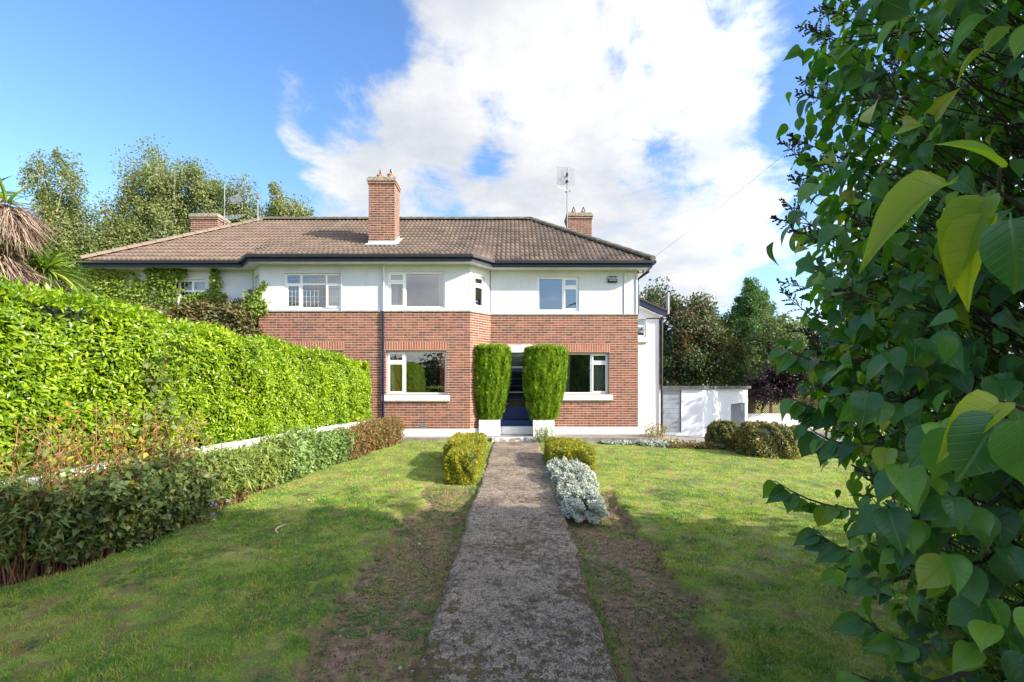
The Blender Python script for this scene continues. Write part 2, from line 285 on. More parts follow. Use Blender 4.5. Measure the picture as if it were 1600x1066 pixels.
# ------------------------------------------------------------------ mesh helpers
def props(o, label=None, cat=None, group=None, kind=None):
    if label: o['label'] = label
    if cat: o['category'] = cat
    if group: o['group'] = group
    if kind: o['kind'] = kind
    return o
def thing(name, label, cat, loc=(0, 0, 0), group=None):
    o = bpy.data.objects.new(name, None); COL.objects.link(o); o.location = loc; o.empty_display_size = .2
    return props(o, label, cat, group)
def attach(o, parent):
    if parent is not None:
        o.parent = parent
        loc = Vector((0, 0, 0)); q = parent
        while q is not None: loc += q.location; q = q.parent
        o.location = -loc
class MB:
    def __init__(s, M4=None): s.v = []; s.f = []; s.M = M4
    def add(s, vs, fs):
        b = len(s.v)
        for p in vs:
            p = Vector(p)
            if s.M is not None: p = s.M @ p
            s.v.append(tuple(p))
        s.f += [tuple(b+i for i in f) for f in fs]
    def quad(s, *p): s.add(p, [tuple(range(len(p)))])
    def box(s, x0, x1, y0, y1, z0, z1):
        s.add([(x0, y0, z0), (x1, y0, z0), (x1, y1, z0), (x0, y1, z0), (x0, y0, z1), (x1, y0, z1), (x1, y1, z1), (x0, y1, z1)],
              [(0, 3, 2, 1), (4, 5, 6, 7), (0, 1, 5, 4), (1, 2, 6, 5), (2, 3, 7, 6), (3, 0, 4, 7)])
    def prism(s, poly, z0, z1):
        n = len(poly)
        s.add([(x, y, z0) for x, y in poly]+[(x, y, z1) for x, y in poly],
              [tuple(range(n))[::-1], tuple(range(n, 2*n))]+[(i, (i+1) % n, n+(i+1) % n, n+i) for i in range(n)])
    def tube(s, pts, r, n=6, cap=True):
        pts = [Vector(p) for p in pts]; rs = r if hasattr(r, '__len__') else [r]*len(pts); vs = []
        for i, p in enumerate(pts):
            d = (pts[min(i+1, len(pts)-1)]-pts[max(i-1, 0)]).normalized()
            a = d.cross(Vector((0, 0, 1)) if abs(d.z) < .9 else Vector((1, 0, 0))).normalized(); b = d.cross(a)
            for k in range(n):
                th = 2*math.pi*k/n; vs.append(p+rs[i]*(math.cos(th)*a+math.sin(th)*b))
        fs = [(i*n+k, i*n+(k+1) % n, (i+1)*n+(k+1) % n, (i+1)*n+k) for i in range(len(pts)-1) for k in range(n)]
        if cap: fs += [tuple(range(n))[::-1], tuple((len(pts)-1)*n+k for k in range(n))]
        s.add(vs, fs)
    def lathe(s, c, prof, n=14):
        vs = [(c[0]+r*math.cos(2*math.pi*k/n), c[1]+r*math.sin(2*math.pi*k/n), c[2]+z) for r, z in prof for k in range(n)]
        s.add(vs, [(i*n+k, i*n+(k+1) % n, (i+1)*n+(k+1) % n, (i+1)*n+k) for i in range(len(prof)-1) for k in range(n)]+[tuple((len(prof)-1)*n+k for k in range(n))])
    def build(s, name, m, parent=None, smooth=False, bevel=0):
        me = bpy.data.meshes.new(name); me.from_pydata(s.v, [], s.f); me.update()
        uv = me.uv_layers.new(name='UVMap')
        for p in me.polygons:
            n = p.normal
            if abs(n.z) > .75: tt = None
            else: tt = Vector((-n.y, n.x, 0)).normalized()
            for li in p.loop_indices:
                co = me.vertices[me.loops[li].vertex_index].co
                uv.data[li].uv = (co.x, co.y) if tt is None else (co.dot(tt), co.z)
        if smooth: me.polygons.foreach_set('use_smooth', [True]*len(me.polygons))
        me.materials.append(m if not isinstance(m, str) else M[m])
        o = bpy.data.objects.new(name, me); COL.objects.link(o); attach(o, parent)
        if bevel:
            b = o.modifiers.new('bevel', 'BEVEL'); b.width = bevel; b.segments = 2
        return o
def norm(a): return a/np.maximum(np.linalg.norm(a, axis=-1, keepdims=True), 1e-9)
def frames(ax, nh):
    y = norm(ax); z = norm(nh-(nh*y).sum(-1, keepdims=True)*y); x = np.cross(y, z)
    return np.stack([x, y, z], -1)
class SC:
    """many copies of a small template gathered into one mesh"""
    def __init__(s): s.V = []; s.L = []; s.S = []; s.A = []; s.U = []; s.nb = 0
    def add(s, tp, pos, ax, nh, sc, rnd=None):
        tv, tf, tu = tp; pos = np.asarray(pos, float); N = len(pos)
        if N == 0: return
        Rm = frames(np.broadcast_to(ax, (N, 3)).astype(float), np.broadcast_to(nh, (N, 3)).astype(float))
        sc = np.asarray(sc, float)
        if sc.ndim == 0: sc = np.full(N, sc)
        if sc.ndim == 1: sc = np.repeat(sc[:, None], 3, 1)
        loc = tv[None]*sc[:, None, :]
        V = pos[:, None, :]+np.einsum('nij,nkj->nki', Rm, loc)
        k = len(tv); L = np.concatenate([np.asarray(f) for f in tf]); sz = np.array([len(f) for f in tf])
        s.V.append(V.reshape(-1, 3)); s.L.append((s.nb+(np.arange(N)*k)[:, None]+L[None]).reshape(-1)); s.S.append(np.tile(sz, N))
        rnd = rng.random(N) if rnd is None else rnd
        s.A.append(np.repeat(rnd, k)); s.U.append(np.tile(tu[L], (N, 1))); s.nb += N*k
    def build(s, name, m, parent=None, smooth=False):
        V = np.concatenate(s.V); L = np.concatenate(s.L); S = np.concatenate(s.S); A = np.concatenate(s.A); U = np.concatenate(s.U)
        me = npmesh(name, V, L, S, A, U, smooth); me.materials.append(M[m] if isinstance(m, str) else m)
        o = bpy.data.objects.new(name, me); COL.objects.link(o); attach(o, parent); return o
def npmesh(name, V, L, S, A=None, U=None, smooth=False, aname='rnd'):
    me = bpy.data.meshes.new(name)
    me.vertices.add(len(V)); me.vertices.foreach_set('co', V.astype(np.float32).ravel())
    me.loops.add(len(L)); me.loops.foreach_set('vertex_index', L.astype(np.int32))
    st = np.concatenate([[0], np.cumsum(S)[:-1]]).astype(np.int32)
    me.polygons.add(len(S)); me.polygons.foreach_set('loop_start', st); me.polygons.foreach_set('loop_total', S.astype(np.int32))
    me.polygons.foreach_set('use_smooth', np.full(len(S), smooth))
    if A is not None: me.attributes.new(aname, 'FLOAT', 'POINT').data.foreach_set('value', A.astype(np.float32))
    if U is not None: me.uv_layers.new(name='UVMap').data.foreach_set('uv', U.astype(np.float32).ravel())
    me.update(calc_edges=True); me.validate(); return me
def tpl(v, f, u=None):
    v = np.array(v, float); return (v, f, v[:, :2].copy() if u is None else np.array(u, float))
def leaf_tpl(ws, fold=.25, curl=.25, pet=0.0, ruffle=0.0):
    """ws: list of (t, halfwidth); leaf along +Y, face +Z"""
    v = []; u = []; f = []
    for i, (tt, h) in enumerate(ws):
        z = -curl*tt*tt; y = pet+tt
        rf = ruffle*math.sin(i*2.3)
        v += [(-h, y, z+fold*h+rf), (0, y, z), (h, y, z+fold*h-rf)]; u += [(-h, tt), (0, tt), (h, tt)]
    for i in range(len(ws)-1):
        a = 3*i; f += [(a, a+1, a+4, a+3), (a+1, a+2, a+5, a+4)]
    if pet:
        b = len(v); v += [(-.012, 0, 0), (.012, 0, 0), (.012, pet, 0), (-.012, pet, 0)]; u += [(0, 0)]*4; f.append((b, b+1, b+2, b+3))
    return tpl(v, f, u)
LILAC = leaf_tpl([(-.05, .14), (.03, .29), (.15, .38), (.32, .42), (.50, .395), (.66, .31), (.80, .18), (.91, .07), (1.02, .003)], .28, .30, .16)
LILAC2 = leaf_tpl([(-.05, .13), (.03, .28), (.15, .37), (.32, .40), (.50, .37), (.66, .28), (.80, .16), (.91, .06), (1.02, .003)], .55, .58, .16, .02)
LAUR = leaf_tpl([(0, .03), (.3, .19), (.65, .17), (1, .01)], .3, .25)
LILAC3 = leaf_tpl([(-.05, .08), (.02, .18), (.14, .25), (.30, .28), (.48, .27), (.64, .22), (.78, .14), (.90, .06), (1.0, .004)], .9, .75, .16, .015)
OVAL = leaf_tpl([(0, .04), (.4, .32), (1, .01)], .3, .3)
NARROW = leaf_tpl([(0, .03), (.4, .12), (1, .01)], .3, .35)
DIA = tpl([(0, 0, 0), (.36, .5, .05), (0, 1, -.1), (-.36, .5, .05)], [(0, 1, 2, 3)])
BLADE = tpl([(-.5, 0, 0), (.5, 0, 0), (.12, .6, -.05), (0, 1, -.25)], [(0, 1, 2, 3)])
STICK = tpl([(-.87, 0, -.5), (.87, 0, -.5), (0, 0, 1), (-.6, 1, -.35), (.6, 1, -.35), (0, 1, .7)], [(0, 1, 4, 3), (1, 2, 5, 4), (2, 0, 3, 5)])
SWORD = leaf_tpl([(0, .030), (.25, .036), (.55, .03), (.8, .018), (1, .002)], .5, .45)
SWORD2 = leaf_tpl([(0, .030), (.25, .036), (.55, .03), (.8, .018), (1, .002)], .5, .12)
SWORD3 = leaf_tpl([(0, .014), (.25, .017), (.55, .014), (.8, .009), (1, .002)], .5, .6)
SPRAY = tpl([(-.10, 0, 0), (.10, 0, 0), (.02, 1, .1), (-.02, 1, .1), (-.22, .15, .02), (-.05, .1, 0), (-.17, .8, .12), (.22, .15, -.02), (.05, .1, 0), (.19, .75, .05)],
            [(0, 1, 2, 3), (4, 5, 6), (7, 9, 8)])
def sticks(S, a, b, r):
    a = np.asarray(a, float); b = np.asarray(b, float); d = b-a; ln = np.linalg.norm(d, axis=1)
    r = np.broadcast_to(r, ln.shape)
    S.add(STICK, a, d, np.tile([[.31, .17, .93]], (len(a), 1)), np.stack([r, ln, r], 1))
def rdir(n): return norm(rng.normal(size=(n, 3)))
# smooth value noise (numpy)
_G = rng.random((64, 64))
def vn(x, y, s, o=0.0):
    x = np.asarray(x, float)*s+o+100; y = np.asarray(y, float)*s+o*1.7+100
    i = np.floor(x).astype(int); j = np.floor(y).astype(int); fx = x-i; fy = y-j; fx = fx*fx*(3-2*fx); fy = fy*fy*(3-2*fy)
    g = lambda a, b: _G[a % 64, b % 64]
    return (g(i, j)*(1-fx)+g(i+1, j)*fx)*(1-fy)+(g(i, j+1)*(1-fx)+g(i+1, j+1)*fx)*fy
def sstep(a, b, x): t_ = np.clip((x-a)/(b-a), 0, 1); return t_*t_*(3-2*t_)

# ------------------------------------------------------------------ the ground
def gbase(x, y):
    x = np.asarray(x, float); y = np.asarray(y, float)
    z = -.47+.0267*np.clip(y, -30, 13.4)
    z = z-.035*np.clip(x-.8, 0, 9)*sstep(3, 9, y)
    return z-.045*np.clip(y-13.4, 0, 16)
EDY = np.array([-3, 2.5, 4.36, 5.35, 7.0, 9.1, 11.2, 13.4, 14.4]); EDX = np.array([-5.3, -5.2, -4.8, -4.35, -4.35, -4.15, -3.75, -3.1, -3.1])
def bed_x(y): return np.interp(y, EDY, EDX)
def pathc(y): return .01+.008*np.asarray(y, float)
def soil(x, y):
    x = np.asarray(x, float); y = np.asarray(y, float)
    n = (vn(x, y, 1.7, 3)-.5)*.30+(vn(x, y, 6, 9)-.5)*.2+(vn(x, y, 15, 2)-.5)*.1
    xl = -(1.60-.015*y); a = sstep(.06, -.04, (xl+n*.9)-x)*0+sstep(-.03, .05, x-(xl+n)) * sstep(.0, -.05, x+.3) * sstep(9.0, 7.0, y+n*2)
    xr = 1.52+.06*(y-3); b = sstep(.05, -.03, x-(xr+n)) * sstep(.2, .3, x) * sstep(8.2, 7.3, y+n*2)
    c = sstep(.05, -.05, x-(bed_x(y)+n*.6)) * sstep(-7.5, -6.8, x)
    rr = np.hypot(x-2.9, y-1.6); d = sstep(1.15, .7, rr+n)
    return np.clip(np.maximum(np.maximum(a, b), np.maximum(c, d*.8)), 0, 1)
def gz(x, y):
    return gbase(x, y)-.095*soil(x, y)-.08*sstep(.64, .56, np.abs(np.asarray(x, float)-pathc(y)))*sstep(13.6, 13.3, np.asarray(y, float))+.03*soil(x, y)*(vn(x, y, 8, 31)-.5)+(vn(x, y, 1.1)-.5)*.05*sstep(40, 20, np.abs(y))+(vn(x, y, 4.5, 5)-.5)*.02
def coords(a, b, st, outs): return np.array(sorted(set([round(v, 4) for v in list(np.arange(a, b+1e-6, st))]+outs)))
xs = coords(-6, 7, .055, [-400, -150, -70, -40, -25, -18, -13, -10, -8, -7, 7.5, 8.2, 9, 10, 12, 15, 19, 25, 40, 70, 150, 400])
ys = coords(1.6, 14, .055, [-400, -150, -70, -40, -25, -15, -10, -6, -3, -1, 0, 1, 15, 16, 18, 20, 23, 27, 32, 40, 70, 150, 400])
X, Y = np.meshgrid(xs, ys); Z = gz(X, Y); SO = soil(X, Y)
nx, ny = len(xs), len(ys)
idx = (np.arange(ny-1)[:, None]*nx+np.arange(nx-1)[None]).ravel()
L = np.stack([idx, idx+1, idx+nx+1, idx+nx], 1).ravel()
me = npmesh('ground', np.stack([X.ravel(), Y.ravel(), Z.ravel()], 1), L, np.full(len(idx), 4), SO.ravel(), None, True, 'soil')
me.materials.append(M['ground']); g_o = bpy.data.objects.new('ground', me); COL.objects.link(g_o)
props(g_o, 'mown lawn with mossy and bare earth patches either side of the path', kind='structure')

# path
ys_ = np.arange(-2, 13.36, .05); us = np.linspace(-1, 1, 35)
U_, Yp = np.meshgrid(us, ys_); hw = .68+(vn(np.sign(U_)*5, Yp, 1.7)-.5)*.06+(vn(np.sign(U_)*9, Yp, 6)-.5)*.05
Xp = pathc(Yp)+U_*hw; Zp = gbase(0, Yp)+.022+(vn(Xp, Yp, 6)-.5)*.012+(vn(Xp, Yp, 15, 4)-.5)*.008
edge = np.abs(U_) > .999; Zp = np.where(edge, Zp-.09, Zp); Xp = np.where(edge, Xp+np.sign(U_)*.005, pathc(Yp)+U_*hw)
n_u, n_y = len(us), len(ys_); idx = (np.arange(n_y-1)[:, None]*n_u+np.arange(n_u-1)[None]).ravel()
L = np.stack([idx, idx+1, idx+n_u+1, idx+n_u], 1).ravel()
me = npmesh('path', np.stack([Xp.ravel(), Yp.ravel(), Zp.ravel()], 1), L, np.full(len(idx), 4), None, None, True)
me.materials.append(M['path']); o = bpy.data.objects.new('path', me); COL.objects.link(o)
props(o, 'long straight weathered concrete path with dark moss leading to the door', kind='structure')
# terrace along the house front + yard
b = MB(); b.prism([(-13.2, 13.42), (-.62, 13.42), (-.62, 13.50), (.78, 13.50), (.78, 13.42), (4.25, 13.42), (4.6, 13.6), (4.6, 14.6), (-13.2, 14.6)], -.5, 0)
props(b.build('terrace', 'conc', bevel=.01), 'narrow grey concrete terrace at the foot of the house wall', kind='structure')
b = MB(); b.box(-.60, .76, 13.30, 13.496, -.3, .012)
props(b.build('terrace_step', 'wornwhite', bevel=.008), 'low step with worn white paint at the house end of the path', 'step')
b = MB()
yy = [13.5, 15, 17, 19, 21, 24, 27, 30]; xx = [4.6, 6, 8, 10, 13, 17]
for i in range(len(yy)-1):
    for j in range(len(xx)-1):
        q = [(xx[j], yy[i]), (xx[j+1], yy[i]), (xx[j+1], yy[i+1]), (xx[j], yy[i+1])]
        b.quad(*[(px, py, float(gbase(px, py))+.03) for px, py in q])
props(b.build('yard', 'conc'), 'concrete yard beside the house falling away towards the garage', kind='structure')

# ------------------------------------------------------------------ the house
BY, MY = 13.74, 14.40; XC = -4.45
house = thing('house', 'pair of semi-detached houses, red brick below, white render above, under one brown hipped roof', 'house', (XC, 17.5, 0))
def mir(x): return 2*XC-x
OUT = [(-12.95, MY), (-8.22, MY), (-7.64, BY), (-1.26, BY), (-.68, MY), (3.99, MY)]
def seg_quads(b, p0, p1, z0, z1, holes, off=0.0, depth=.11):
    p0 = Vector((*p0, 0)); p1 = Vector((*p1, 0)); d = p1-p0; Ln = d.length; d.normalize(); nn = Vector((d.y, -d.x, 0))
    us = sorted(set([0, Ln]+[h[0] for h in holes]+[h[1] for h in holes])); zs = sorted(set([z0, z1]+[h[2] for h in holes]+[h[3] for h in holes]))
    Q = lambda u, z, dp=0.0: tuple(p0+d*u+nn*(off-dp)+Vector((0, 0, z)))
    for i in range(len(us)-1):
        for j in range(len(zs)-1):
            um = (us[i]+us[i+1])/2; zm = (zs[j]+zs[j+1])/2
            if any(h[0] < um < h[1] and h[2] < zm < h[3] for h in holes): continue
            b.quad(Q(us[i], zs[j]), Q(us[i+1], zs[j]), Q(us[i+1], zs[j+1]), Q(us[i], zs[j+1]))
    for h in holes:
        a, c, e, f = h
        b.quad(Q(a, e), Q(a, f), Q(a, f, depth), Q(a, e, depth)); b.quad(Q(c, f), Q(c, e), Q(c, e, depth), Q(c, f, depth))
        b.quad(Q(a, f), Q(c, f), Q(c, f, depth), Q(a, f, depth)); b.quad(Q(c, e), Q(a, e), Q(a, e, depth), Q(c, e, depth))
# windows: (x0,x1,z0,z1) on their wall
W_bu = (-3.77, -2.03, 3.89, 4.99); W_bl = (-3.81, -1.99, 1.27, 2.59)
W_mu = (.81, 2.13, 3.90, 4.99); W_ml = (1.42, 3.07, 1.27, 2.58)
W_lbu = (mir(-2.03)-.02, mir(-3.77)-.02, 3.86, 4.94); W_lbl = (mir(-1.99), mir(-3.81), 1.27, 2.59)
W_lmu = (mir(2.13), mir(.81), 3.80, 4.90); W_lml = (mir(3.07), mir(1.42), 1.27, 2.58)
DOOR = (-.42, .72, .0, 2.58)
def hol(w_, x0): return (w_[0]-x0, w_[1]-x0, w_[2], w_[3])
SP0, SP1 = 3.76, 3.80; ZT = 5.2
rlen = math.hypot(.58, .66)
brick = MB(); rend = MB(); pli = MB()
def walls(lst_b, lst_r):
    for i in range(5):
        seg_quads(brick, OUT[i], OUT[i+1], .22, SP0, [h for h in lst_b.get(i, []) if h[2] > .1 or True], 0.0)
        seg_quads(rend, OUT[i], OUT[i+1], SP1, ZT, lst_r.get(i, []), -.03)
RW = (.20, .66, 3.95, 4.93); RWl = (rlen-.66, rlen-.20, 3.95, 4.93)
walls({0: [hol(W_lml, -12.95)], 2: [hol(W_lbl, -7.64), hol(W_bl, -7.64)], 4: [(DOOR[0]+.68, DOOR[1]+.68, .22, DOOR[3]), hol(W_ml, -.68)]},
      {0: [hol(W_lmu, -12.95)], 1: [RWl], 2: [hol(W_lbu, -7.64), hol(W_bu, -7.64)], 3: [RW], 4: [hol(W_mu, -.68)]})
for (xa, s_) in ((3.99, 1), (-12.95, -1)):
    p0, p1 = ((xa, MY), (xa, 21.0)) if s_ > 0 else ((xa, 21.0), (xa, MY))
    seg_quads(brick, p0, p1, .0, SP0, [], 0); seg_quads(rend, p0, p1, SP1, ZT, [], -.06 if s_ > 0 else -.03)
seg_quads(rend, (3.99, 21.0), (-12.95, 21.0), .0, ZT, [])
brick.build('brick_wall', 'brick', house)
rend.build('render_wall', 'render', house)
# plinth (gap at the door)
def ribbon(b, pts, off0, off1, z0, z1):
    """closed band following a polyline, between two outward offsets"""
    def offs(o):
        res = []
        for i, p in enumerate(pts):
            ds = []
            if i > 0: d = Vector(pts[i])-Vector(pts[i-1]); ds.append(Vector((d.y, -d.x)).normalized())
            if i < len(pts)-1: d = Vector(pts[i+1])-Vector(pts[i]); ds.append(Vector((d.y, -d.x)).normalized())
            n = sum(ds, Vector((0, 0))).normalized(); k = 1/max(.3, n.dot(ds[0])); res.append(Vector(p)+n*o*k)
        return res
    A, B = offs(off0), offs(off1)
    for i in range(len(pts)-1):
        vs = [(*A[i], z0), (*A[i+1], z0), (*B[i+1], z0), (*B[i], z0), (*A[i], z1), (*A[i+1], z1), (*B[i+1], z1), (*B[i], z1)]
        fs = [(0, 1, 2, 3), (4, 7, 6, 5), (3, 2, 6, 7), (1, 0, 4, 5)]
        if i == 0: fs.append((0, 3, 7, 4))
        if i == len(pts)-2: fs.append((2, 1, 5, 6))
        b.add(vs, fs)
ribbon(pli, OUT[:5]+[(DOOR[0], MY)], -.02, .025, .002, .225)
ribbon(pli, [(DOOR[1], MY), (3.99, MY), (3.99, 21.0)], -.02, .025, -.5, .225)
pli.build('plinth', 'plinth', house)
b = MB(); ribbon(b, [(-12.95, 20)]+OUT+[(3.99, 21.0)], -.08, .03, SP0, SP1); b.build('string_course', 'stone', house)
# eaves
EP = [(-13.2, 14.0), (-8.32, 14.0), (-7.72, 13.34), (-1.18, 13.34), (-.58, 14.0), (4.3, 14.0)]
LOOP = EP+[(4.3, 21.1), (-13.2, 21.1)]
b = MB()
so_in = [(-12.9, 14.44), (-8.22, 14.44), (-7.64, 13.80), (-1.26, 13.80), (-.68, 14.44), (3.92, 14.44)]
for i in range(5):
    b.quad((*EP[i], 5.2), (*so_in[i], 5.2), (*so_in[i+1], 5.2), (*EP[i+1], 5.2))
b.quad((4.3, 14.0, 5.2), (3.92, 14.44, 5.2), (3.92, 21.0, 5.2), (4.3, 21.1, 5.2)); b.quad((-13.2, 21.1, 5.2), (-12.9, 21, 5.2), (-12.9, 14.44, 5.2), (-13.2, 14.0, 5.2))
b.quad((4.3, 21.1, 5.2), (3.9, 21.0, 5.2), (-12.9, 21.0, 5.2), (-13.2, 21.1, 5.2))
b.build('soffit', 'white', house)
b = MB(); ribbon(b, [(-13.2, 21.0)]+EP+[(4.3, 21.0)], -.012, .012, 5.17, 5.36); b.build('fascia', 'navy', house)
b = MB(); ribbon(b, [(-13.2, 21.0)]+EP+[(4.3, 21.0)], .014, .11, 5.275, 5.365); b.build('gutter', 'black', house, bevel=.012)
# roof tiles
def slope(b_rows, eave, ridge, x0f, x1f, nr=14, along=None):
    pass
RZ, EZ, RY = 7.9, 5.37, 17.56
def eave_y(x): return np.interp(x, [p[0] for p in EP], [p[1] for p in EP])
def roofz(y):
    t_ = np.linspace(0, 1, 200); yy_ = 14.0+(RY-14.0)*t_-.66*(1-t_)**4; return EZ+(RZ-EZ)*float(np.interp(y, yy_, t_))
V = []; Lp = []; A = []; nb = 0; NR = 14
def tile_rows(fn, lim, step=.0375):
    """fn(u,t)->xyz arrays; lim(t)->(u0,u1)"""
    global nb
    for r in range(NR):
        t0, t1 = r/NR, (r+1)/NR; a0, c0 = lim(t0); a1, c1 = lim(t1)
        k0 = math.floor(a0/step); k1 = math.ceil(c0/step); u = np.arange(k0, k1+1)*step
        ph = u/.15; h = .046*np.abs(np.cos(math.pi*ph))**1.2
        jit = (vn(u*0+r*3.3, np.floor(u/.3), 1.0)-.5)*.012
        ub = np.clip(u, a0, c0); ut = np.clip(u, a1, c1)
        xb, yb, zb = fn(ub, t0); xt, yt, zt = fn(ut, t1)
        rows = [(xb, yb-.012, zb+.0+h*.7), (xb, yb-.012, zb+.045+h+jit), (xt, yt, zt+.012+h*.8)]
        n = len(u)
        for (a, c, d) in rows: V.append(np.stack([a, c, d], 1))
        for k in range(2):
            i = nb+k*n+np.arange(n-1); Lp.append(np.stack([i, i+1, i+n+1, i+n], 1))
        A.append(np.tile(vn(np.floor(u/.3)*7.13, u*0+r*5.7, 1.0), 3)); nb += 3*n
tile_rows(lambda u, t_: (u, 14.0+(RY-14.0)*t_-(14.0-eave_y(u))*(1-t_)**4, EZ+(RZ-EZ)*t_+0*u), lambda t_: (-13.2+3.6*t_, 4.3-3.56*t_))
V = np.concatenate(V); Lp = np.concatenate(Lp)
me = npmesh('roof', V, Lp.ravel(), np.full(len(Lp), 4), np.concatenate(A)); me.materials.append(M['tile'])
roof = bpy.data.objects.new('roof', me); COL.objects.link(roof); attach(roof, house)
V = []; Lp = []; A = []; nb = 0
for sgn in (1, -1):
    if sgn > 0: fn = lambda u, t_: (4.3-3.56*t_+0*u, u, EZ+(RZ-EZ)*t_+0*u); q0 = 4.3
    else: fn = lambda u, t_: (-13.2+3.6*t_+0*u, u, EZ+(RZ-EZ)*t_+0*u)
    tile_rows(fn, lambda t_: (14.0+3.56*t_, 21.1-3.54*t_))
tile_rows(lambda u, t_: (u, 21.1-3.54*t_+0*u+.02, EZ+(RZ-EZ)*t_+0*u), lambda t_: (-13.2+3.6*t_, 4.3-3.56*t_))
V = np.concatenate(V); Lp = np.concatenate(Lp)
me = npmesh('rear_roof_slope', V, Lp.ravel(), np.full(len(Lp), 4), np.concatenate(A)); me.materials.append(M['tile'])
o = bpy.data.objects.new('rear_roof_slope', me); COL.objects.link(o); attach(o, house)
b = MB()
def ridge_line(p0, p1, seg=.42, r=.115):
    p0 = Vector(p0); p1 = Vector(p1); d = p1-p0; n = max(1, round(d.length/seg)); up = Vector((0, 0, 1)); side = d.cross(up).normalized(); nu = side.cross(d).normalized()
    for i in range(n):
        a = p0+d*(i/n); c = p0+d*((i+1.06)/n); vs = []
        for q, rr in ((a, r*1.12), (c, r)):
            for k in range(7):
                th = math.pi*k/6; vs.append(q+side*math.cos(th)*rr*1.25+nu*(math.sin(th)*rr-.03))
        b.add(vs, [(k, k+1, 8+k, 7+k) for k in range(6)]+[tuple(range(7))])
ridge_line((.74, RY, RZ+.05), (-9.6, RY, RZ+.05))
ridge_line((4.33, 13.97, EZ+.06), (.74, RY, RZ+.05)); ridge_line((-13.23, 13.97, EZ+.06), (-9.6, RY, RZ+.05))
ridge_line((4.33, 21.1, EZ+.06), (.74, RY, RZ+.05)); ridge_line((-13.23, 21.1, EZ+.06), (-9.6, RY, RZ+.05))
b.build('ridge_tiles', 'ridge', roof, smooth=False)
# chimneys
def chimney(x0, x1, y0, y1, zb, zt, pots, flash=None):
    b = MB(); b.box(x0, x1, y0, y1, zb, zt-.22); b.box(x0-.03, x1+.03, y0-.03, y1+.03, zt-.22, zt-.14)
    ch = b.build('chimney', 'darkbrick', house)
    b = MB(); b.box(x0-.055, x1+.055, y0-.055, y1+.055, zt-.14, zt-.03); b.box(x0-.02, x1+.02, y0-.02, y1+.02, zt-.03, zt+.02); b.build('chimney_cap', 'mort', ch, bevel=.02)
    for (px, ph) in pots:
        py = (y0+y1)/2-.05; b = MB()
        b.lathe((px, py, zt), [(.11, 0), (.10, ph*.75), (.115, ph*.8), (.115, ph), (.08, ph), (.08, ph*.5)]); pt = b.build('chimney_pot', 'terra', ch, smooth=False)
        b = MB(); tip = Vector((px, py, zt+ph+.2))
        for k in range(4):
            th = k*math.pi/2+.6; q = Vector((px+.10*math.cos(th), py+.10*math.sin(th), zt+ph-.01)); b.tube([q, tip], .013, 4)
            q2 = Vector((px+.10*math.cos(th+math.pi/2), py+.10*math.sin(th+math.pi/2), zt+ph-.01)); b.tube([q, q2], .01, 4)
        b.build('cowl', 'black', pt)
    if flash:
        b = MB(); f = flash; zf = lambda y: roofz(y)+.075
        b.quad((x0-.10, y0-.13, zf(y0-.13)), (x1+.10, y0-.13, zf(y0-.13)), (x1+.05, y0-.035, zf(y0)+.0), (x0-.05, y0-.035, zf(y0)+.0))
        b.box(x0-.005, x1+.005, y0-.036, y0-.002, zf(y0)-.1, zf(y0)+.07)
        b.quad((x1+.006, y0-.03, zf(y0)+.08), (x1+.006, y0-.03, zf(y0)-.1), (x1+.006, y1, zf(y1)-.1), (x1+.006, y1, zf(y1)+.08))
        b.quad((x1+.006, y0-.03, zf(y0)-.0), (x1+.006, y1, zf(y1)-.0), (x1+.14, y1, zf(y1)+.02), (x1+.14, y0-.12, zf(y0-.12)+.02))
        b.quad((x0-.006, y0-.03, zf(y0)+.08), (x0-.006, y0-.03, zf(y0)-.1), (x0-.006, y1, zf(y1)-.1), (x0-.006, y1, zf(y1)+.08))
        b.build('flashing', 'lead', ch)
    return ch
chimney(-4.68, -3.83, 14.86, 15.48, 6.0, 8.34, [(-4.38, .17), (-4.03, .20)], True)
chimney(2.08, 2.97, 16.95, 17.6, 6.0, 7.97, [(2.33, .13), (2.70, .13)])
chimney(-12.0, -11.0, 17.0, 17.65, 5.8, 7.96, [(-11.6, .05), (-11.3, .05)])
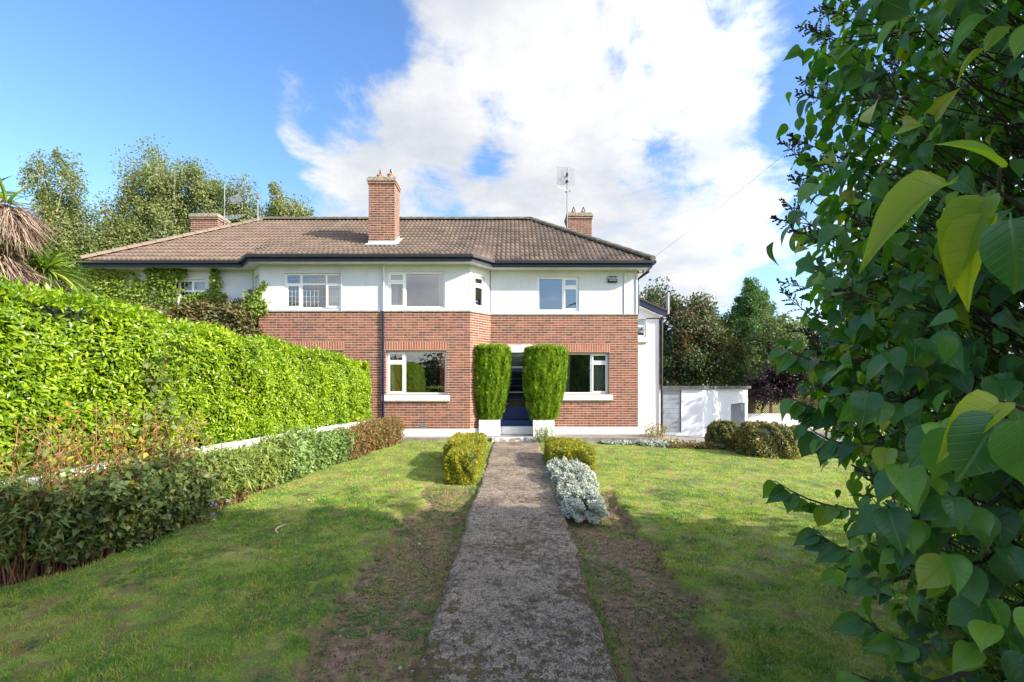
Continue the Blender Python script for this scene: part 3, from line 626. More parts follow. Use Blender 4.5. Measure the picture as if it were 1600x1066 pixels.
# windows
def window(x0, x1, z0, z1, lights, T4, parent, leaded=False, sill=None, glass=True, fr=.055, open_sash=None):
    """lights: (u0,u1,v0,v1,sash) in fractions; local x along wall, y into wall, z up"""
    b = MB(T4); W = x1-x0; H = z1-z0
    b.box(x0, x1, 0, .07, z0, z0+fr); b.box(x0, x1, 0, .07, z1-fr, z1); b.box(x0, x0+fr, 0, .07, z0+fr, z1-fr); b.box(x1-fr, x1, 0, .07, z0+fr, z1-fr)
    us = sorted(set(l[0] for l in lights if l[0] > .001))
    for u in us:
        ls = [l for l in lights if abs(l[0]-u) < 1e-6]
        b.box(x0+u*W-.03, x0+u*W+.03, .003, .068, z0+fr, z1-fr)
    for l in lights:
        if l[2] > .001:
            b.box(x0+l[0]*W+(.03 if l[0] > .001 else fr), x0+l[1]*W-(.03 if l[1] < .999 else fr), .005, .066, z0+l[2]*H-.028, z0+l[2]*H+.028)
    wo = b.build('window', 'upvc', parent)
    g = MB(T4)
    for l in lights:
        a = x0+l[0]*W+(.03 if l[0] > .001 else fr); c = x0+l[1]*W-(.03 if l[1] < .999 else fr)
        e = z0+l[2]*H+(.028 if l[2] > .001 else fr); f = z0+l[3]*H-(.028 if l[3] < .999 else fr)
        if l[4]:
            s = MB(T4); k = .036
            if l[4] == 2: s.M = T4 @ Matrix.Translation((c, 0, 0)) @ Matrix.Rotation(R(9), 4, 'Z') @ Matrix.Translation((-c, 0, 0))
            s.box(a-.012, c+.012, -.014, .03, e-.012, e+k); s.box(a-.012, c+.012, -.014, .03, f-k, f+.012)
            s.box(a-.012, a+k, -.014, .03, e+k, f-k); s.box(c-k, c+.012, -.014, .03, e+k, f-k)
            so_ = s.build('sash', 'upvc', wo)
            gg = MB(s.M); gg.quad((a+k, .012, e+k), (c-k, .012, e+k), (c-k, .012, f-k), (a+k, .012, f-k))
            if l[4] == 2: gg.build('pane', 'glass', wo)
            else: g.add([], []); g.quad((a+k, .012, e+k), (c-k, .012, e+k), (c-k, .012, f-k), (a+k, .012, f-k))
            a += k; c -= k; e += k; f -= k
        else: g.quad((a, .03, e), (c, .03, e), (c, .03, f), (a, .03, f))
        if leaded:
            lb = MB(T4); nu_ = max(2, round((c-a)/.115)); nv_ = max(2, round((f-e)/.16)); yl = .022 if not l[4] else .004
            for i in range(1, nu_): q = a+(c-a)*i/nu_; lb.box(q-.004, q+.004, yl, yl+.006, e, f)
            for i in range(1, nv_): q = e+(f-e)*i/nv_; lb.box(a, c, yl+.001, yl+.005, q-.004, q+.004)
            lb.build('leading', 'lead', wo)
    g.build('pane', 'glass', wo)
    if sill:
        s = MB(T4); s.box(x0-sill[0], x1+sill[0], -.11-.06, -.001, z0-.19, z0-.022); s.box(x0+.004, x1-.004, -.001, .05, z0-.19, z0-.004)
        so2 = s.build('sill', 'white', wo, bevel=.008)
        s = MB(T4); s.box(x0-sill[0]+.01, x1+sill[0]-.01, -.11-.045, -.115, z0-.225, z0-.191); s.build('sill_underside', 'stone', so2)
    return wo
TB = Matrix.Translation((0, BY+.11, 0)); TM = Matrix.Translation((0, MY+.11, 0)); TBr = Matrix.Translation((0, BY+.13-.04, 0)); TMr = Matrix.Translation((0, MY+.09, 0))
L2 = lambda u, v: [(0, u, 0, v, 1), (0, u, v, 1, 1), (u, 1, 0, 1, 0)]
window(*W_bu, L2(.30, .72), TBr, house)
window(*W_bl, L2(.30, .74), TB, house, sill=(.11,))
window(*W_mu, [(0, .62, 0, 1, 0), (.62, 1, 0, .70, 1), (.62, 1, .70, 1, 1)], TMr, house)
window(*W_ml, [(0, .67, 0, 1, 0), (.67, 1, 0, .76, 1), (.67, 1, .76, 1, 1)], TM, house, sill=(.11,))
window(*W_lbu, [(0, .28, 0, .70, 1), (0, .28, .70, 1, 0), (.28, .72, 0, .70, 0), (.28, .72, .70, 1, 0), (.72, 1, 0, .70, 2), (.72, 1, .70, 1, 0)], TBr, house, leaded=True)
window(*W_lbl, [(0, .28, 0, 1, 0), (.28, .72, 0, 1, 0), (.72, 1, 0, 1, 1)], TB, house, sill=(.11,))
window(*W_lmu, [(0, .33, 0, .68, 1), (0, .33, .68, 1, 0), (.33, .66, 0, .68, 0), (.33, .66, .68, 1, 0), (.66, 1, 0, .68, 1), (.66, 1, .68, 1, 0)], TMr, house, leaded=True)
window(*W_lml, L2(.33, .74), TM, house, sill=(.11,))
def seg_T(p0, p1, off):
    d = (Vector((*p1, 0))-Vector((*p0, 0))).normalized(); n = Vector((-d.y, d.x, 0)); o = Vector((*p0, 0))+n*off
    return Matrix(((d.x, n.x, 0, o.x), (d.y, n.y, 0, o.y), (0, 0, 1, 0), (0, 0, 0, 1)))
window(RW[0], RW[1], RW[2], RW[3], [(0, 1, 0, .70, 1), (0, 1, .70, 1, 1)], seg_T(OUT[3], OUT[4], .09), house, fr=.04)
window(RWl[0], RWl[1], RWl[2], RWl[3], [(0, 1, 0, .70, 1), (0, 1, .70, 1, 0)], seg_T(OUT[1], OUT[2], .09), house, fr=.04)
# soldier-course lintels over the ground-floor windows
for (w_, yy_) in ((W_bl, BY), (W_lbl, BY), (W_ml, MY), (W_lml, MY)):
    b = MB(); b.box(w_[0]-.04, w_[1]+.04, yy_-.006, yy_+.004, w_[3]+.008, w_[3]+.262); b.build('brick_lintel', 'soldier', house)
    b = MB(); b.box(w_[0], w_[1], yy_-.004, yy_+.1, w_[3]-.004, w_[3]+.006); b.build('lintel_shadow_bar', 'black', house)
# door
b = MB(); b.box(DOOR[0]-.03, DOOR[1]+.05, MY-.03, MY+.11, DOOR[3], 2.83); b.build('door_lintel', 'white', house, bevel=.006)
b = MB(); dy = MY+.30
b.quad((DOOR[0], MY, .0), (DOOR[0], dy, .0), (DOOR[0], dy, 2.58), (DOOR[0], MY, 2.58)); b.quad((DOOR[1], MY, .0), (DOOR[1], MY, 2.58), (DOOR[1], dy, 2.58), (DOOR[1], dy, .0))
b.quad((DOOR[0], MY+.11, 2.575), (DOOR[1], MY+.11, 2.575), (DOOR[1], dy, 2.575), (DOOR[0], dy, 2.575)); b.build('door_reveal', 'white', house)
b = MB(); b.box(DOOR[0]+.004, DOOR[1]-.004, MY-.12, dy, .003, .25); b.build('doorstep', 'wornwhite' if False else 'white', house, bevel=.01)
b = MB(); b.box(DOOR[0]+.006, DOOR[1]-.006, MY+.06, dy-.002, .252, .44); b.build('threshold', 'blue', house, bevel=.006)
b = MB(); z0 = .442
b.box(DOOR[0]+.002, DOOR[0]+.10, dy-.05, dy+.04, z0, 2.57); b.box(DOOR[1]-.13, DOOR[1]-.002, dy-.05, dy+.04, z0, 2.57); b.box(DOOR[0]+.10, DOOR[1]-.13, dy-.05, dy+.04, 2.48, 2.57)
b.box(DOOR[0]+.10, DOOR[1]-.13, dy-.045, dy+.04, 2.10, 2.16); df = b.build('door_frame', 'upvc', house)
b = MB(); b.quad((DOOR[0]+.10, dy, 2.16), (DOOR[1]-.13, dy, 2.16), (DOOR[1]-.13, dy, 2.48), (DOOR[0]+.10, dy, 2.48)); b.build('transom_light', 'dglass', df)
xa, xb = DOOR[0]+.105, DOOR[1]-.135
b = MB(); b.box(xa, xa+.11, dy-.01, dy+.03, z0+.01, 2.095); b.box(xb-.11, xb, dy-.01, dy+.03, z0+.01, 2.095); b.box(xa+.11, xb-.11, dy-.01, dy+.03, 1.98, 2.095)
b.box(xa+.11, xb-.11, dy-.01, dy+.03, z0+.01, z0+.42); b.box(xa+.16, xb-.16, dy-.022, dy-.011, z0+.09, z0+.34)
for k in range(1, 5): zc = z0+.42+(1.98-z0-.42)*k/5; b.box(xa+.11, xb-.11, dy-.006, dy+.02, zc-.011, zc+.011)
door = b.build('door', 'blue', house)
b = MB(); b.quad((xa+.11, dy+.012, z0+.42), (xb-.11, dy+.012, z0+.42), (xb-.11, dy+.012, 1.98), (xa+.11, dy+.012, 1.98)); b.build('pane', 'dglass', door)
b = MB(); b.tube([(xa+.05, dy-.05, 1.42), (xa+.05, dy-.05, 1.50)], .012, 8); b.tube([(xa+.05, dy-.05, 1.46), (xa+.13, dy-.055, 1.46)], .009, 6); b.build('door_handle', 'grey', door)
b = MB(); b.box(-.15, .38, dy-.022, dy-.0105, 1.30, 1.345); b.build('letterbox', 'grey', door)
# interior: floors, ceiling and partitions so that the panes look into rooms
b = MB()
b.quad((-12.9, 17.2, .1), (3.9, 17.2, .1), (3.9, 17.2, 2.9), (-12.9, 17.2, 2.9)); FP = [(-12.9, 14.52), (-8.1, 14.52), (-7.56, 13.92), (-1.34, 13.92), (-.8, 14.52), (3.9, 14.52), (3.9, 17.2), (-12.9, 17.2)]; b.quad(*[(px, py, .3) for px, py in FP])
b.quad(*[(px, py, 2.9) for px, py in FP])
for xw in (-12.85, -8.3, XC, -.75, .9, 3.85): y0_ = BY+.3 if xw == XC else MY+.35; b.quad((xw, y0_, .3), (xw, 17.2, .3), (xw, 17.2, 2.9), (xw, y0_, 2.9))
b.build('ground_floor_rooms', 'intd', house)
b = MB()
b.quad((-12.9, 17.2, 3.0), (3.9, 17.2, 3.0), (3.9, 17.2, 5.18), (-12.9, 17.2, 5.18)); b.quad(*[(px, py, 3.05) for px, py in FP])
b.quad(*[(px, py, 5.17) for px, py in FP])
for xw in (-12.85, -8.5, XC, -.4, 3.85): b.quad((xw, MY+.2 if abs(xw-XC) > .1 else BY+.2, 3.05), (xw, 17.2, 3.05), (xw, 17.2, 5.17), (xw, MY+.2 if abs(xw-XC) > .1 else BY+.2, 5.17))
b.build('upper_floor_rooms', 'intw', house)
# rain pipes and small fittings
b = MB(); b.tube([(-3.87, BY-.05, 3.78), (-3.87, BY-.05, .0)], .034, 8)
for z in (3.5, 2.4, 1.3, .4): b.tube([(-3.87, BY-.05, z), (-3.87, BY-.05, z+.05)], .043, 8)
b.build('downpipe', 'navy', house)
b = MB(); b.tube([(-3.87, BY-.02, 5.2), (-3.87, BY-.02, 3.81)], .03, 8); b.tube([(-3.87, BY-.035, 3.83), (-3.87, BY-.05, 3.76)], .034, 8); b.build('downpipe', 'render', house)
b = MB(); b.tube([(-5.16, BY+.012, 5.2), (-5.16, BY+.012, 3.81)], .02, 8); b.build('downpipe', 'render', house)
b = MB(); b.tube([(3.56, MY+.016, 5.15), (3.56, MY+.016, 3.81)], .016, 6); b.tube([(3.56, MY+.016, 5.13), (3.93, MY+.016, 5.13)], .014, 6); b.build('cable_conduit', 'render', house)
b = MB(); b.tube([(4.30, 14.25, 5.27), (4.30, 14.28, 5.12), (4.02, 14.5, 4.93), (4.02, 14.5, 4.75), (4.02, 14.5, 3.8)], .035, 8)
b.tube([(3.96, 14.47, 5.12), (4.16, 14.47, 5.14)], .012, 6); b.tube([(4.0, 14.44, 5.09), (4.0, 14.44, 5.17)], .024, 6); b.tube([(4.16, 14.44, 5.11), (4.16, 14.44, 5.19)], .024, 6)
b.build('downpipe', 'black', house)
b = MB()
for k in range(5): b.box(-2.79, -2.58, BY-.012, BY+.004, .255+k*.018, .267+k*.018)
b.box(-2.80, -2.57, BY-.006, BY+.002, .25, .35); b.build('air_brick', 'grey', house)
# alarm box
al = P(957, 437, MY)
a_o = thing('alarm_box', 'small dark rectangular alarm box with white lettering high on the white wall', 'alarm box', (al.x, MY+.03, al.z))
b = MB(); b.box(al.x-.155, al.x+.155, MY-.05, MY+.028, al.z-.10, al.z+.10); b.build('cover', 'navy', a_o, bevel=.03)
def text(s, x, y, z, size, m, parent):
    cu = bpy.data.curves.new('lettering', 'FONT'); cu.body = s; cu.size = size; cu.align_x = 'CENTER'; cu.extrude = .002
    to = bpy.data.objects.new('lettering', cu); me = bpy.data.meshes.new_from_object(to); bpy.data.objects.remove(to)
    me.transform(Matrix.Translation((x, y, z)) @ Matrix.Rotation(R(90), 4, 'X')); me.materials.append(M[m])
    o = bpy.data.objects.new('lettering', me); COL.objects.link(o); attach(o, parent); return o
text('PHONE', al.x, MY-.053, al.z+.0, .092, 'upvc', a_o); text('WATCH', al.x, MY-.053, al.z-.055, .062, 'upvc', a_o)

# curtains
def curtain(xa, xb, y, za, zb, m, label, taper=0.0, lean=1):
    n = 26; vs = []; fs = []
    for j in range(8):
        f = j/7; z = zb+(za-zb)*f
        for i in range(n):
            g = i/(n-1); wsc = 1-taper*math.sin(f*math.pi*.6)
            x = (xa+(xb-xa)*g*wsc) if lean > 0 else (xb-(xb-xa)*(1-g)*wsc)
            vs.append((x, y+.028*math.sin(g*math.pi*2*max(2, (xb-xa)/.11)), z))
    for j in range(7):
        for i in range(n-1): k = j*n+i; fs.append((k, k+1, k+n+1, k+n))
    b = MB(); b.add(vs, fs); o = b.build('curtain', m, None, True)
    props(o, label, 'curtain', 'curtains hanging inside the front windows'); return o
curtain(-3.74, -3.45, BY+.32, 3.7, 5.05, 'cream', 'white curtain at the left side of the upstairs picture window above the brick bay', .3)
curtain(-2.28, -2.06, BY+.32, 3.7, 5.05, 'cream', 'narrow white curtain at the right side of the upstairs picture window above the brick bay', .1, -1)
curtain(-3.78, -3.60, BY+.19, 1.0, 2.7, 'cream', 'cream lining curtain at the left edge of the downstairs bay window')
curtain(-3.62, -3.36, BY+.22, 1.0, 2.7, 'redcur', 'red curtain drawn to the left side of the downstairs bay window', .35)
curtain(-2.26, -2.02, BY+.22, 1.0, 2.7, 'redcur', 'red curtain drawn to the right side of the downstairs bay window', .25, -1)
curtain(1.46, 1.90, MY+.30, 1.0, 2.7, 'stripe', 'pale patterned curtain beside the right-hand topiary in the downstairs window', .1)
curtain(2.62, 3.04, MY+.30, 1.0, 2.7, 'stripe', 'pale patterned curtain at the right side of the downstairs window furthest right', .1, -1)
curtain(mir(1.2)-.05, mir(.85), MY+.30, 3.6, 4.95, 'cream', 'pale net curtain in the leaded window behind the climbing ivy', .0)
b = MB(); b.box(W_lbu[0]+.3, W_lbu[1]-.12, BY+.3, BY+.31, 4.55, 4.95); props(b.build('roller_blind', 'cream'), 'white roller blind half down behind the leaded upstairs window', 'blind')
b = MB(); b.box(2.15, 2.60, 17.14, 17.17, 1.35, 1.95)
pic = thing('framed_picture', 'dark framed picture hanging inside the right downstairs window', 'picture', (2.37, 17.15, 1.6)); b.build('frame', 'black', pic)
b = MB(); b.box(2.2, 2.55, 17.125, 17.139, 1.40, 1.90); b.build('canvas', 'stone', pic)

# aerials
def pole(b, p0, p1, r=.018): b.tube([p0, p1], r, 7)
q = P(886, 372, 16.88); qt = P(886.5, 262, 16.88)
an = thing('television_aerial', 'tall aerial mast with square wire panel beside the right chimney', 'aerial', tuple(q))
b = MB(); pole(b, q-Vector((0, 0, .3)), qt, .022); b.build('mast', 'door_grey', an)
c = P(884, 275.5, 16.95); S_ = SC(); h = .335
a0 = []; b0 = []
for k in range(25):
    u = -h+2*h*k/24; a0 += [(c.x+u, c.y, c.z-h-.1*u), (c.x-h, c.y, c.z+u+.03)]; b0 += [(c.x+u, c.y, c.z+h-.1*u), (c.x+h, c.y, c.z+u-.03)]
sticks(S_, a0, b0, .0042); S_.build('reflector_panel', 'wire', an)
b = MB(); b.box(c.x+.0, c.x+.07, c.y-.12, c.y-.03, c.z-.05, c.z+.07); b.tube([(c.x+.03, c.y-.1, c.z), (c.x-.05, c.y-.12, c.z-.12)], .02, 6); b.box(c.x-.02, c.x+.08, c.y-.1, c.y-.02, c.z-.27, c.z-.19)
b.build('receiver', 'black', an)
c2 = P(887, 299, 16.88); b = MB(); b.tube([c2, P(871, 292, 16.7)], .011, 5)
for s_ in (-.06, .07): b.box(c2.x+s_-.035, c2.x+s_+.035, c2.y-.01, c2.y+.01, c2.z-.05+s_*.3, c2.z+.03+s_*.3)
b.build('yagi_arm', 'grey', an)
q = P(351, 360, 17.3); an = thing('television_aerial', 'aerial mast with many short cross rods beside the left chimney', 'aerial', tuple(q))
b = MB(); pole(b, q-Vector((0, 0, .5)), P(351, 288, 17.3), .014); b.build('mast', 'door_grey', an)
for (py, ln, n_, dr) in ((315, .8, 7, -1), (340, .95, 8, 1)):
    b = MB(); c = P(351, py, 17.3); e = c+Vector((-.55*dr if dr < 0 else .9, -.35, -.08*dr)); s0 = c+Vector((-.4*dr, .2, .03)); b.tube([s0, e], .012, 5)
    for k in range(n_): m_ = s0.lerp(e, (k+.5)/n_); b.tube([m_+Vector((.08, .2, .17)), m_-Vector((.08, .2, .17))], .008, 4)
    b.build('rod_array', 'door_grey', an)
q = P(403, 352, 17.3); an = thing('television_aerial', 'thin pale pole with a small head rising behind the roof hip', 'aerial', tuple(q))
b = MB(); pole(b, q-Vector((0, 0, .4)), P(403, 305, 17.3), .013); b.build('mast', 'wire', an)
b = MB(); c = P(403, 307, 17.3); b.box(c.x-.06, c.x+.06, c.y-.06, c.y+.06, c.z-.08, c.z+.1); b.build('head', 'grey', an)
# telephone wire
b = MB(); a = Vector((4.25, 14.0, 5.40)); e = Vector((6.9, .8, 7.6)); pts = []
for k in range(25): f = k/24; p = a.lerp(e, f); p.z -= .25*4*f*(1-f); pts.append(p)
b.tube(pts, .004, 4); props(b.build('telephone_wire', 'cable'), 'thin overhead telephone wire running from the roof corner over the lilac', 'wire')

# ------------------------------------------------------------------ side extension, garage, walls
ex = thing('side_extension', 'white rendered rear extension with sloping dark bargeboard beside the brick house', 'extension', (4.8, 18, -.3))
EY = 17.5; sE = EY/F
b = MB(); zl = 1.53+138*sE-.12; zr = 1.53+(603-487)*sE-.1
xe = 5.66
poly = [(3.7, -1.0), (xe, -1.0), (xe, zr+.06), (3.7, zl+.35)]
w0, w1, wz0, wz1 = 4.5, 5.17, P(0, 527, EY).z, P(0, 497, EY).z
seg_quads(b, (3.7, EY), (xe, EY), -1, 4.1, [(w0-3.7, w1-3.7, wz0, wz1)])
b.quad((3.7, EY, 4.1), (xe, EY, 4.1), (xe, EY, zr+.06), (3.7, EY, zl+.55)); b.quad((xe, EY, -1), (xe, 24, -1), (xe, 24, zr+.06), (xe, EY, zr+.06)); b.quad((xe, 24, -1), (3.7, 24, -1), (3.7, 24, zl+.55), (xe, 24, zr+.06))
b.build('wall', 'render', ex)
window(w0, w1, wz0, wz1, [(0, 1, 0, .62, 1), (0, 1, .62, 1, 0)], Matrix.Translation((0, EY+.09, 0)), ex, sill=(.05,), fr=.045)
b = MB(); b.quad((4.3, EY+.8, 2.6), (5.4, EY+.8, 2.6), (5.4, EY+.8, 4.2), (4.3, EY+.8, 4.2)); b.build('room', 'intw', ex)
def slab(b, p0, p1, y0, y1, t_): # sloping slab in xz
    b.add([(p0[0], y0, p0[1]), (p1[0], y0, p1[1]), (p1[0], y0, p1[1]+t_), (p0[0], y0, p0[1]+t_), (p0[0], y1, p0[1]), (p1[0], y1, p1[1]), (p1[0], y1, p1[1]+t_), (p0[0], y1, p0[1]+t_)],
          [(0, 1, 2, 3), (7, 6, 5, 4), (3, 2, 6, 7), (1, 0, 4, 5), (0, 3, 7, 4), (2, 1, 5, 6)])
pa = P(985, 461, EY-.2); pb = P(1041, 487, EY-.2)
b = MB(); slab(b, (pa.x, pa.z-.22), (pb.x, pb.z-.20), EY-.2, EY-.16, .2); b.build('bargeboard', 'navy', ex)
b = MB(); slab(b, (pa.x, pa.z-.02), (pb.x+.05, pb.z), EY-.24, 24.2, .07); b.build('roof', 'tile', ex)
b = MB(); slab(b, (pa.x, pa.z-.26), (pb.x, pb.z-.24), EY-.159, EY-.001, .02); b.build('soffit', 'white', ex)
b = MB(); c = P(1042, 487, EY-.1); b.tube([(c.x+.02, c.y, c.z-.1), (c.x+.02, c.y, c.z+.72)], .075, 10); b.build('flue', 'door_grey', ex)
b = MB(); c = P(1031, 494, EY); b.tube([(c.x+.2, EY-.1, c.z+.12), (c.x+.06, EY-.06, c.z-.05), (c.x+.05, EY-.04, -.8)], .045, 8); b.build('downpipe', 'black', ex)

gr = thing('garage', 'low white flat-roofed garage with a grey boarded side door and a roller door', 'garage', (8, 22, -.7))
GY = 19.0; g0 = 5.72; g1 = 7.96; GT = 1.38; G2 = (13.2, 25.5)
d0 = P(1035.5, 0, GY).x; d1 = P(1064.5, 0, GY).x; dz1 = P(0, 609, GY).z; dzb = P(0, 676, GY).z
b = MB(); seg_quads(b, (g0, GY), (g1, GY), -1.5, GT, [(d0-g0, d1-g0, dzb, dz1)], 0, .09)
dn = (Vector(G2)-Vector((g1, GY))); gl = dn.length
rd0, rd1 = gl*.42, gl*.73
# roller door opening solved along the receding wall
def u_at(px):
    k = (px-800)/F; ax, ay = g1, GY; dx, dy_ = dn.x/gl, dn.y/gl
    return (k*ay-ax)/(dx-k*dy_)
rd0, rd1 = u_at(1142), u_at(1164)
seg_quads(b, (g1, GY), G2, -1.8, GT, [(rd0, rd1, -1.2, .62)], 0, .12)
b.quad((G2[0], G2[1], -1.8), (G2[0]-3, 30, -1.8), (G2[0]-3, 30, GT), (G2[0], G2[1], GT)); b.quad((g0, GY, -1), (g0, GY, GT), (g0, 30, GT), (g0, 30, -1))
b.build('wall', 'render', gr)
b = MB(); b.prism([(g0-.05, GY-.12), (g1+.02, GY-.12), (G2[0]+.15, G2[1]-.1), (G2[0]-2.8, 30.2), (g0-.05, 30.2)], GT, GT+.14); b.build('roof', 'roofedge', gr)
b = MB(); nbd = 9
for k in range(nbd): z = dzb+(dz1-dzb)*k/nbd; b.box(d0+.02, d1-.02, GY+.04, GY+.08, z+.008, z+(dz1-dzb)/nbd)
dd = b.build('side_door', 'door_grey', gr)
b = MB(); b.box(d0, d0+.02, GY+.02, GY+.09, dzb, dz1); b.box(d1-.02, d1, GY+.02, GY+.09, dzb, dz1); b.box(d0+.02, d1-.02, GY+.081, GY+.09, dzb, dz1); b.build('door_frame', 'black', dd)
TG = seg_T((g1, GY), G2, 0); b = MB(TG)
for k in range(12): z = -1.2+1.82*k/12; b.box(rd0, rd1, .10+.012*(k % 2), .13, z, z+1.82/12)
b.build('roller_door', 'rollgrey', gr)
# yard wall with trellis
yw = thing('garden_wall', 'low white garden wall running right from the garage', 'wall', (16, 27, -1))
b = MB(); zt = P(0, 648, 27).z; b.box(13.6, 22, 27, 27.2, -2, zt); b.build('wall', 'render', yw)
b = MB(); b.box(13.58, 22.02, 26.97, 27.23, zt+.001, zt+.06); b.build('coping', 'white', yw)
tz = thing('trellis', 'dark diagonal lattice trellis standing on the low white garden wall', 'trellis', (16, 27, zt))
S_ = SC(); a0 = []; b0 = []; H = 1.0
for k in range(-8, 66):
    x = 13.6+k*.13
    for sg in (1, -1):
        xa_, xb_ = (x, x+H) if sg > 0 else (x+H, x)
        a0.append((xa_, 27.06+.01*sg, zt+.06)); b0.append((xb_, 27.06+.01*sg, zt+.06+H))
sticks(S_, a0, b0, .016); S_.build('lattice', 'brownstem', tz)
b = MB(); b.box(12.6, 23, 27.04, 27.09, zt+.06+H, zt+.11+H); b.build('top_rail', 'brownstem', tz)
for x in (14, 16.5, 19, 21.5):
    b = MB(); b.box(x-.05, x+.05, 27.10, 27.19, zt+.062, zt+.1+H); b.build('post', 'brownstem', tz)

# ------------------------------------------------------------------ planting helpers
def leaves(S, tp, pos, outn, size, spread=.8, droop=0.0, up=.3):
    N = len(pos); nrm = norm(outn+rng.normal(size=(N, 3))*spread*.6+np.array([0, 0, up]))
    ax = norm(rng.normal(size=(N, 3))*spread+outn*.5+np.array([0, 0, -droop]))
    S.add(tp, pos, ax, nrm, size*rng.uniform(.65, 1.25, N))
def tree(name, label, cat, base, ells, nclump, nleaf, lsize, lm, bark='bark', sig=.45, sq=.8, droop=.3, tr=.16, tp=DIA, group=None, hang=1.0, twigs=0):
    """ells: (cx,cy,cz,rx,ry,rz) crown ellipsoids"""
    ro = thing(name, label, cat, base, group); E = np.array(ells, float)
    vol = (E[:, 3]*E[:, 4]*E[:, 5]); pk = rng.choice(len(E), nclump, p=vol/vol.sum())
    rr = rng.random(nclump)**.38; cc = E[pk, :3]+rdir(nclump)*rr[:, None]*E[pk, 3:6]
    wts = rng.uniform(.3, 1.4, nclump); ci = rng.choice(nclump, nleaf, p=wts/wts.sum())
    cs = sig*rng.uniform(.45, 1.3, nclump)[ci]
    g_ = rng.normal(size=(nleaf, 3)); gl_ = np.linalg.norm(g_, axis=1, keepdims=True); off = g_*np.minimum(1, 1.75/gl_)*cs[:, None]*np.array([sq, sq, sq*hang]); pos = cc[ci]+off
    ctr = E[:, :3].mean(0); outn = norm(pos-ctr+np.array([0, 0, .3]))
    S = SC(); leaves(S, tp, pos, outn, lsize, 1.0, droop, .4); S.build('crown', lm, ro)
    b = MB(); base = Vector(base); topc = Vector(ctr); topc.z = E[:, 2].max()
    pts = [base-Vector((0, 0, .3))]+[base.lerp(topc, f)+Vector((random.uniform(-.15, .15), random.uniform(-.15, .15), 0))*f*2 for f in (.2, .4, .6, .8, 1)]
    b.tube(pts, [tr*1.2, tr, tr*.8, tr*.6, tr*.35, tr*.1], 8)
    for k in rng.choice(nclump, min(nclump, 34), replace=False):
        c_ = Vector(cc[k]); f = min(.9, max(.15, (c_.z-base.z)/(topc.z-base.z)*.75)); s_ = base.lerp(topc, f)
        m_ = s_.lerp(c_, .5)+Vector((0, 0, .12*(c_-s_).length)); b.tube([s_, m_, c_], [tr*.32, tr*.2, .012], 5)
    b.build('trunk', bark, ro, True)
    if twigs:
        k = rng.choice(nleaf, twigs); T_ = SC(); sticks(T_, cc[ci[k]], pos[k], .008); T_.build('twigs', bark, ro)
    return ro
def el(px, py, d, rx, rz, ry=None):
    p = P(px, py, d); return (p.x, p.y, p.z, rx*d/F, (ry or rx)*d/F, rz*d/F)
def gat(x, y): return float(gbase(x, y))

# birches behind the left-hand house
GB = 'birch trees behind the houses'
tree('birch_tree', 'wispy birch tree furthest left, between the palm and the roof', 'tree', (P(85, 0, 24).x, 24, -.9), [el(92, 300, 24, 36, 55), el(85, 380, 24, 44, 70), el(60, 440, 24, 40, 40)], 170, 26000, .125, 'birch', 'birchbark', .33, .8, .7, .14, group=GB, hang=1.7, twigs=900)
tree('birch_tree', 'rounded birch tree directly left of the tallest birch', 'tree', (P(165, 0, 25).x, 25, -.9), [el(160, 372, 25, 38, 45), el(140, 430, 25, 45, 50), el(200, 385, 25, 34, 42)], 130, 26000, .125, 'birch', 'birchbark', .4, .85, .7, .14, group=GB, hang=1.5, twigs=300)
tree('birch_tree', 'tallest birch tree rising behind the left end of the roof', 'tree', (P(262, 0, 27).x, 27, -.9), [el(240, 265, 27, 38, 30), el(272, 300, 27, 62, 42), el(260, 360, 27, 72, 55), el(318, 300, 27, 34, 38), el(330, 350, 27, 40, 42), el(215, 380, 27, 40, 40)], 260, 52000, .125, 'birch', 'birchbark', .42, .85, .7, .2, group=GB, hang=1.4, twigs=600)
tree('birch_tree', 'small birch tree behind the thin pale aerial pole', 'tree', (P(383, 0, 27).x, 27, -.9), [el(380, 320, 27, 26, 28), el(400, 350, 27, 30, 25), el(365, 350, 27, 30, 30)], 70, 10000, .125, 'birch', 'birchbark', .38, .8, .7, .12, group=GB, hang=1.4, twigs=300)
tree('birch_tree', 'sparse-topped birch tree showing over the roof ridge left of the tall chimney', 'tree', (P(448, 0, 27).x, 27, -.9), [el(436, 312, 27, 16, 26), el(455, 335, 27, 30, 22), el(438, 345, 27, 24, 20)], 60, 7500, .12, 'birch', 'birchbark', .33, .8, .7, .12, group=GB, hang=1.4, twigs=300)
# right-hand background
tree('maple_tree', 'dark green tree with reddish leaves directly behind the garage', 'tree', (P(1075, 0, 31).x, 31, -1.3), [el(1030, 470, 31, 34, 26), el(1070, 510, 31, 48, 50), el(1050, 570, 31, 50, 40), el(1110, 560, 31, 40, 55), el(1105, 505, 31, 14, 22)], 190, 36000, .19, 'maple', 'bark', .5, .9, .3, .2, tp=OVAL)
tree('cypress_tree', 'tall egg-shaped dark green conifer right of the maple', 'tree', (P(1172, 0, 33).x, 33, -1.3), [el(1176, 455, 33, 17, 22), el(1175, 478, 33, 33, 30), el(1172, 520, 33, 50, 44), el(1172, 570, 33, 54, 50), el(1220, 590, 33, 40, 45)], 520, 80000, .2, 'conifer', 'bark', .28, .9, -.3, .25, tp=SPRAY)
tree('shrub', 'pale feathery evergreen shrub in front of the tall conifer', 'shrub', (P(1205, 0, 29).x, 29, -1.2), [el(1205, 510, 29, 30, 45), el(1190, 560, 29, 34, 30), el(1235, 540, 29, 26, 40)], 60, 5500, .22, 'lacy', 'bark', .3, .9, .3, .1, tp=SPRAY, twigs=200)
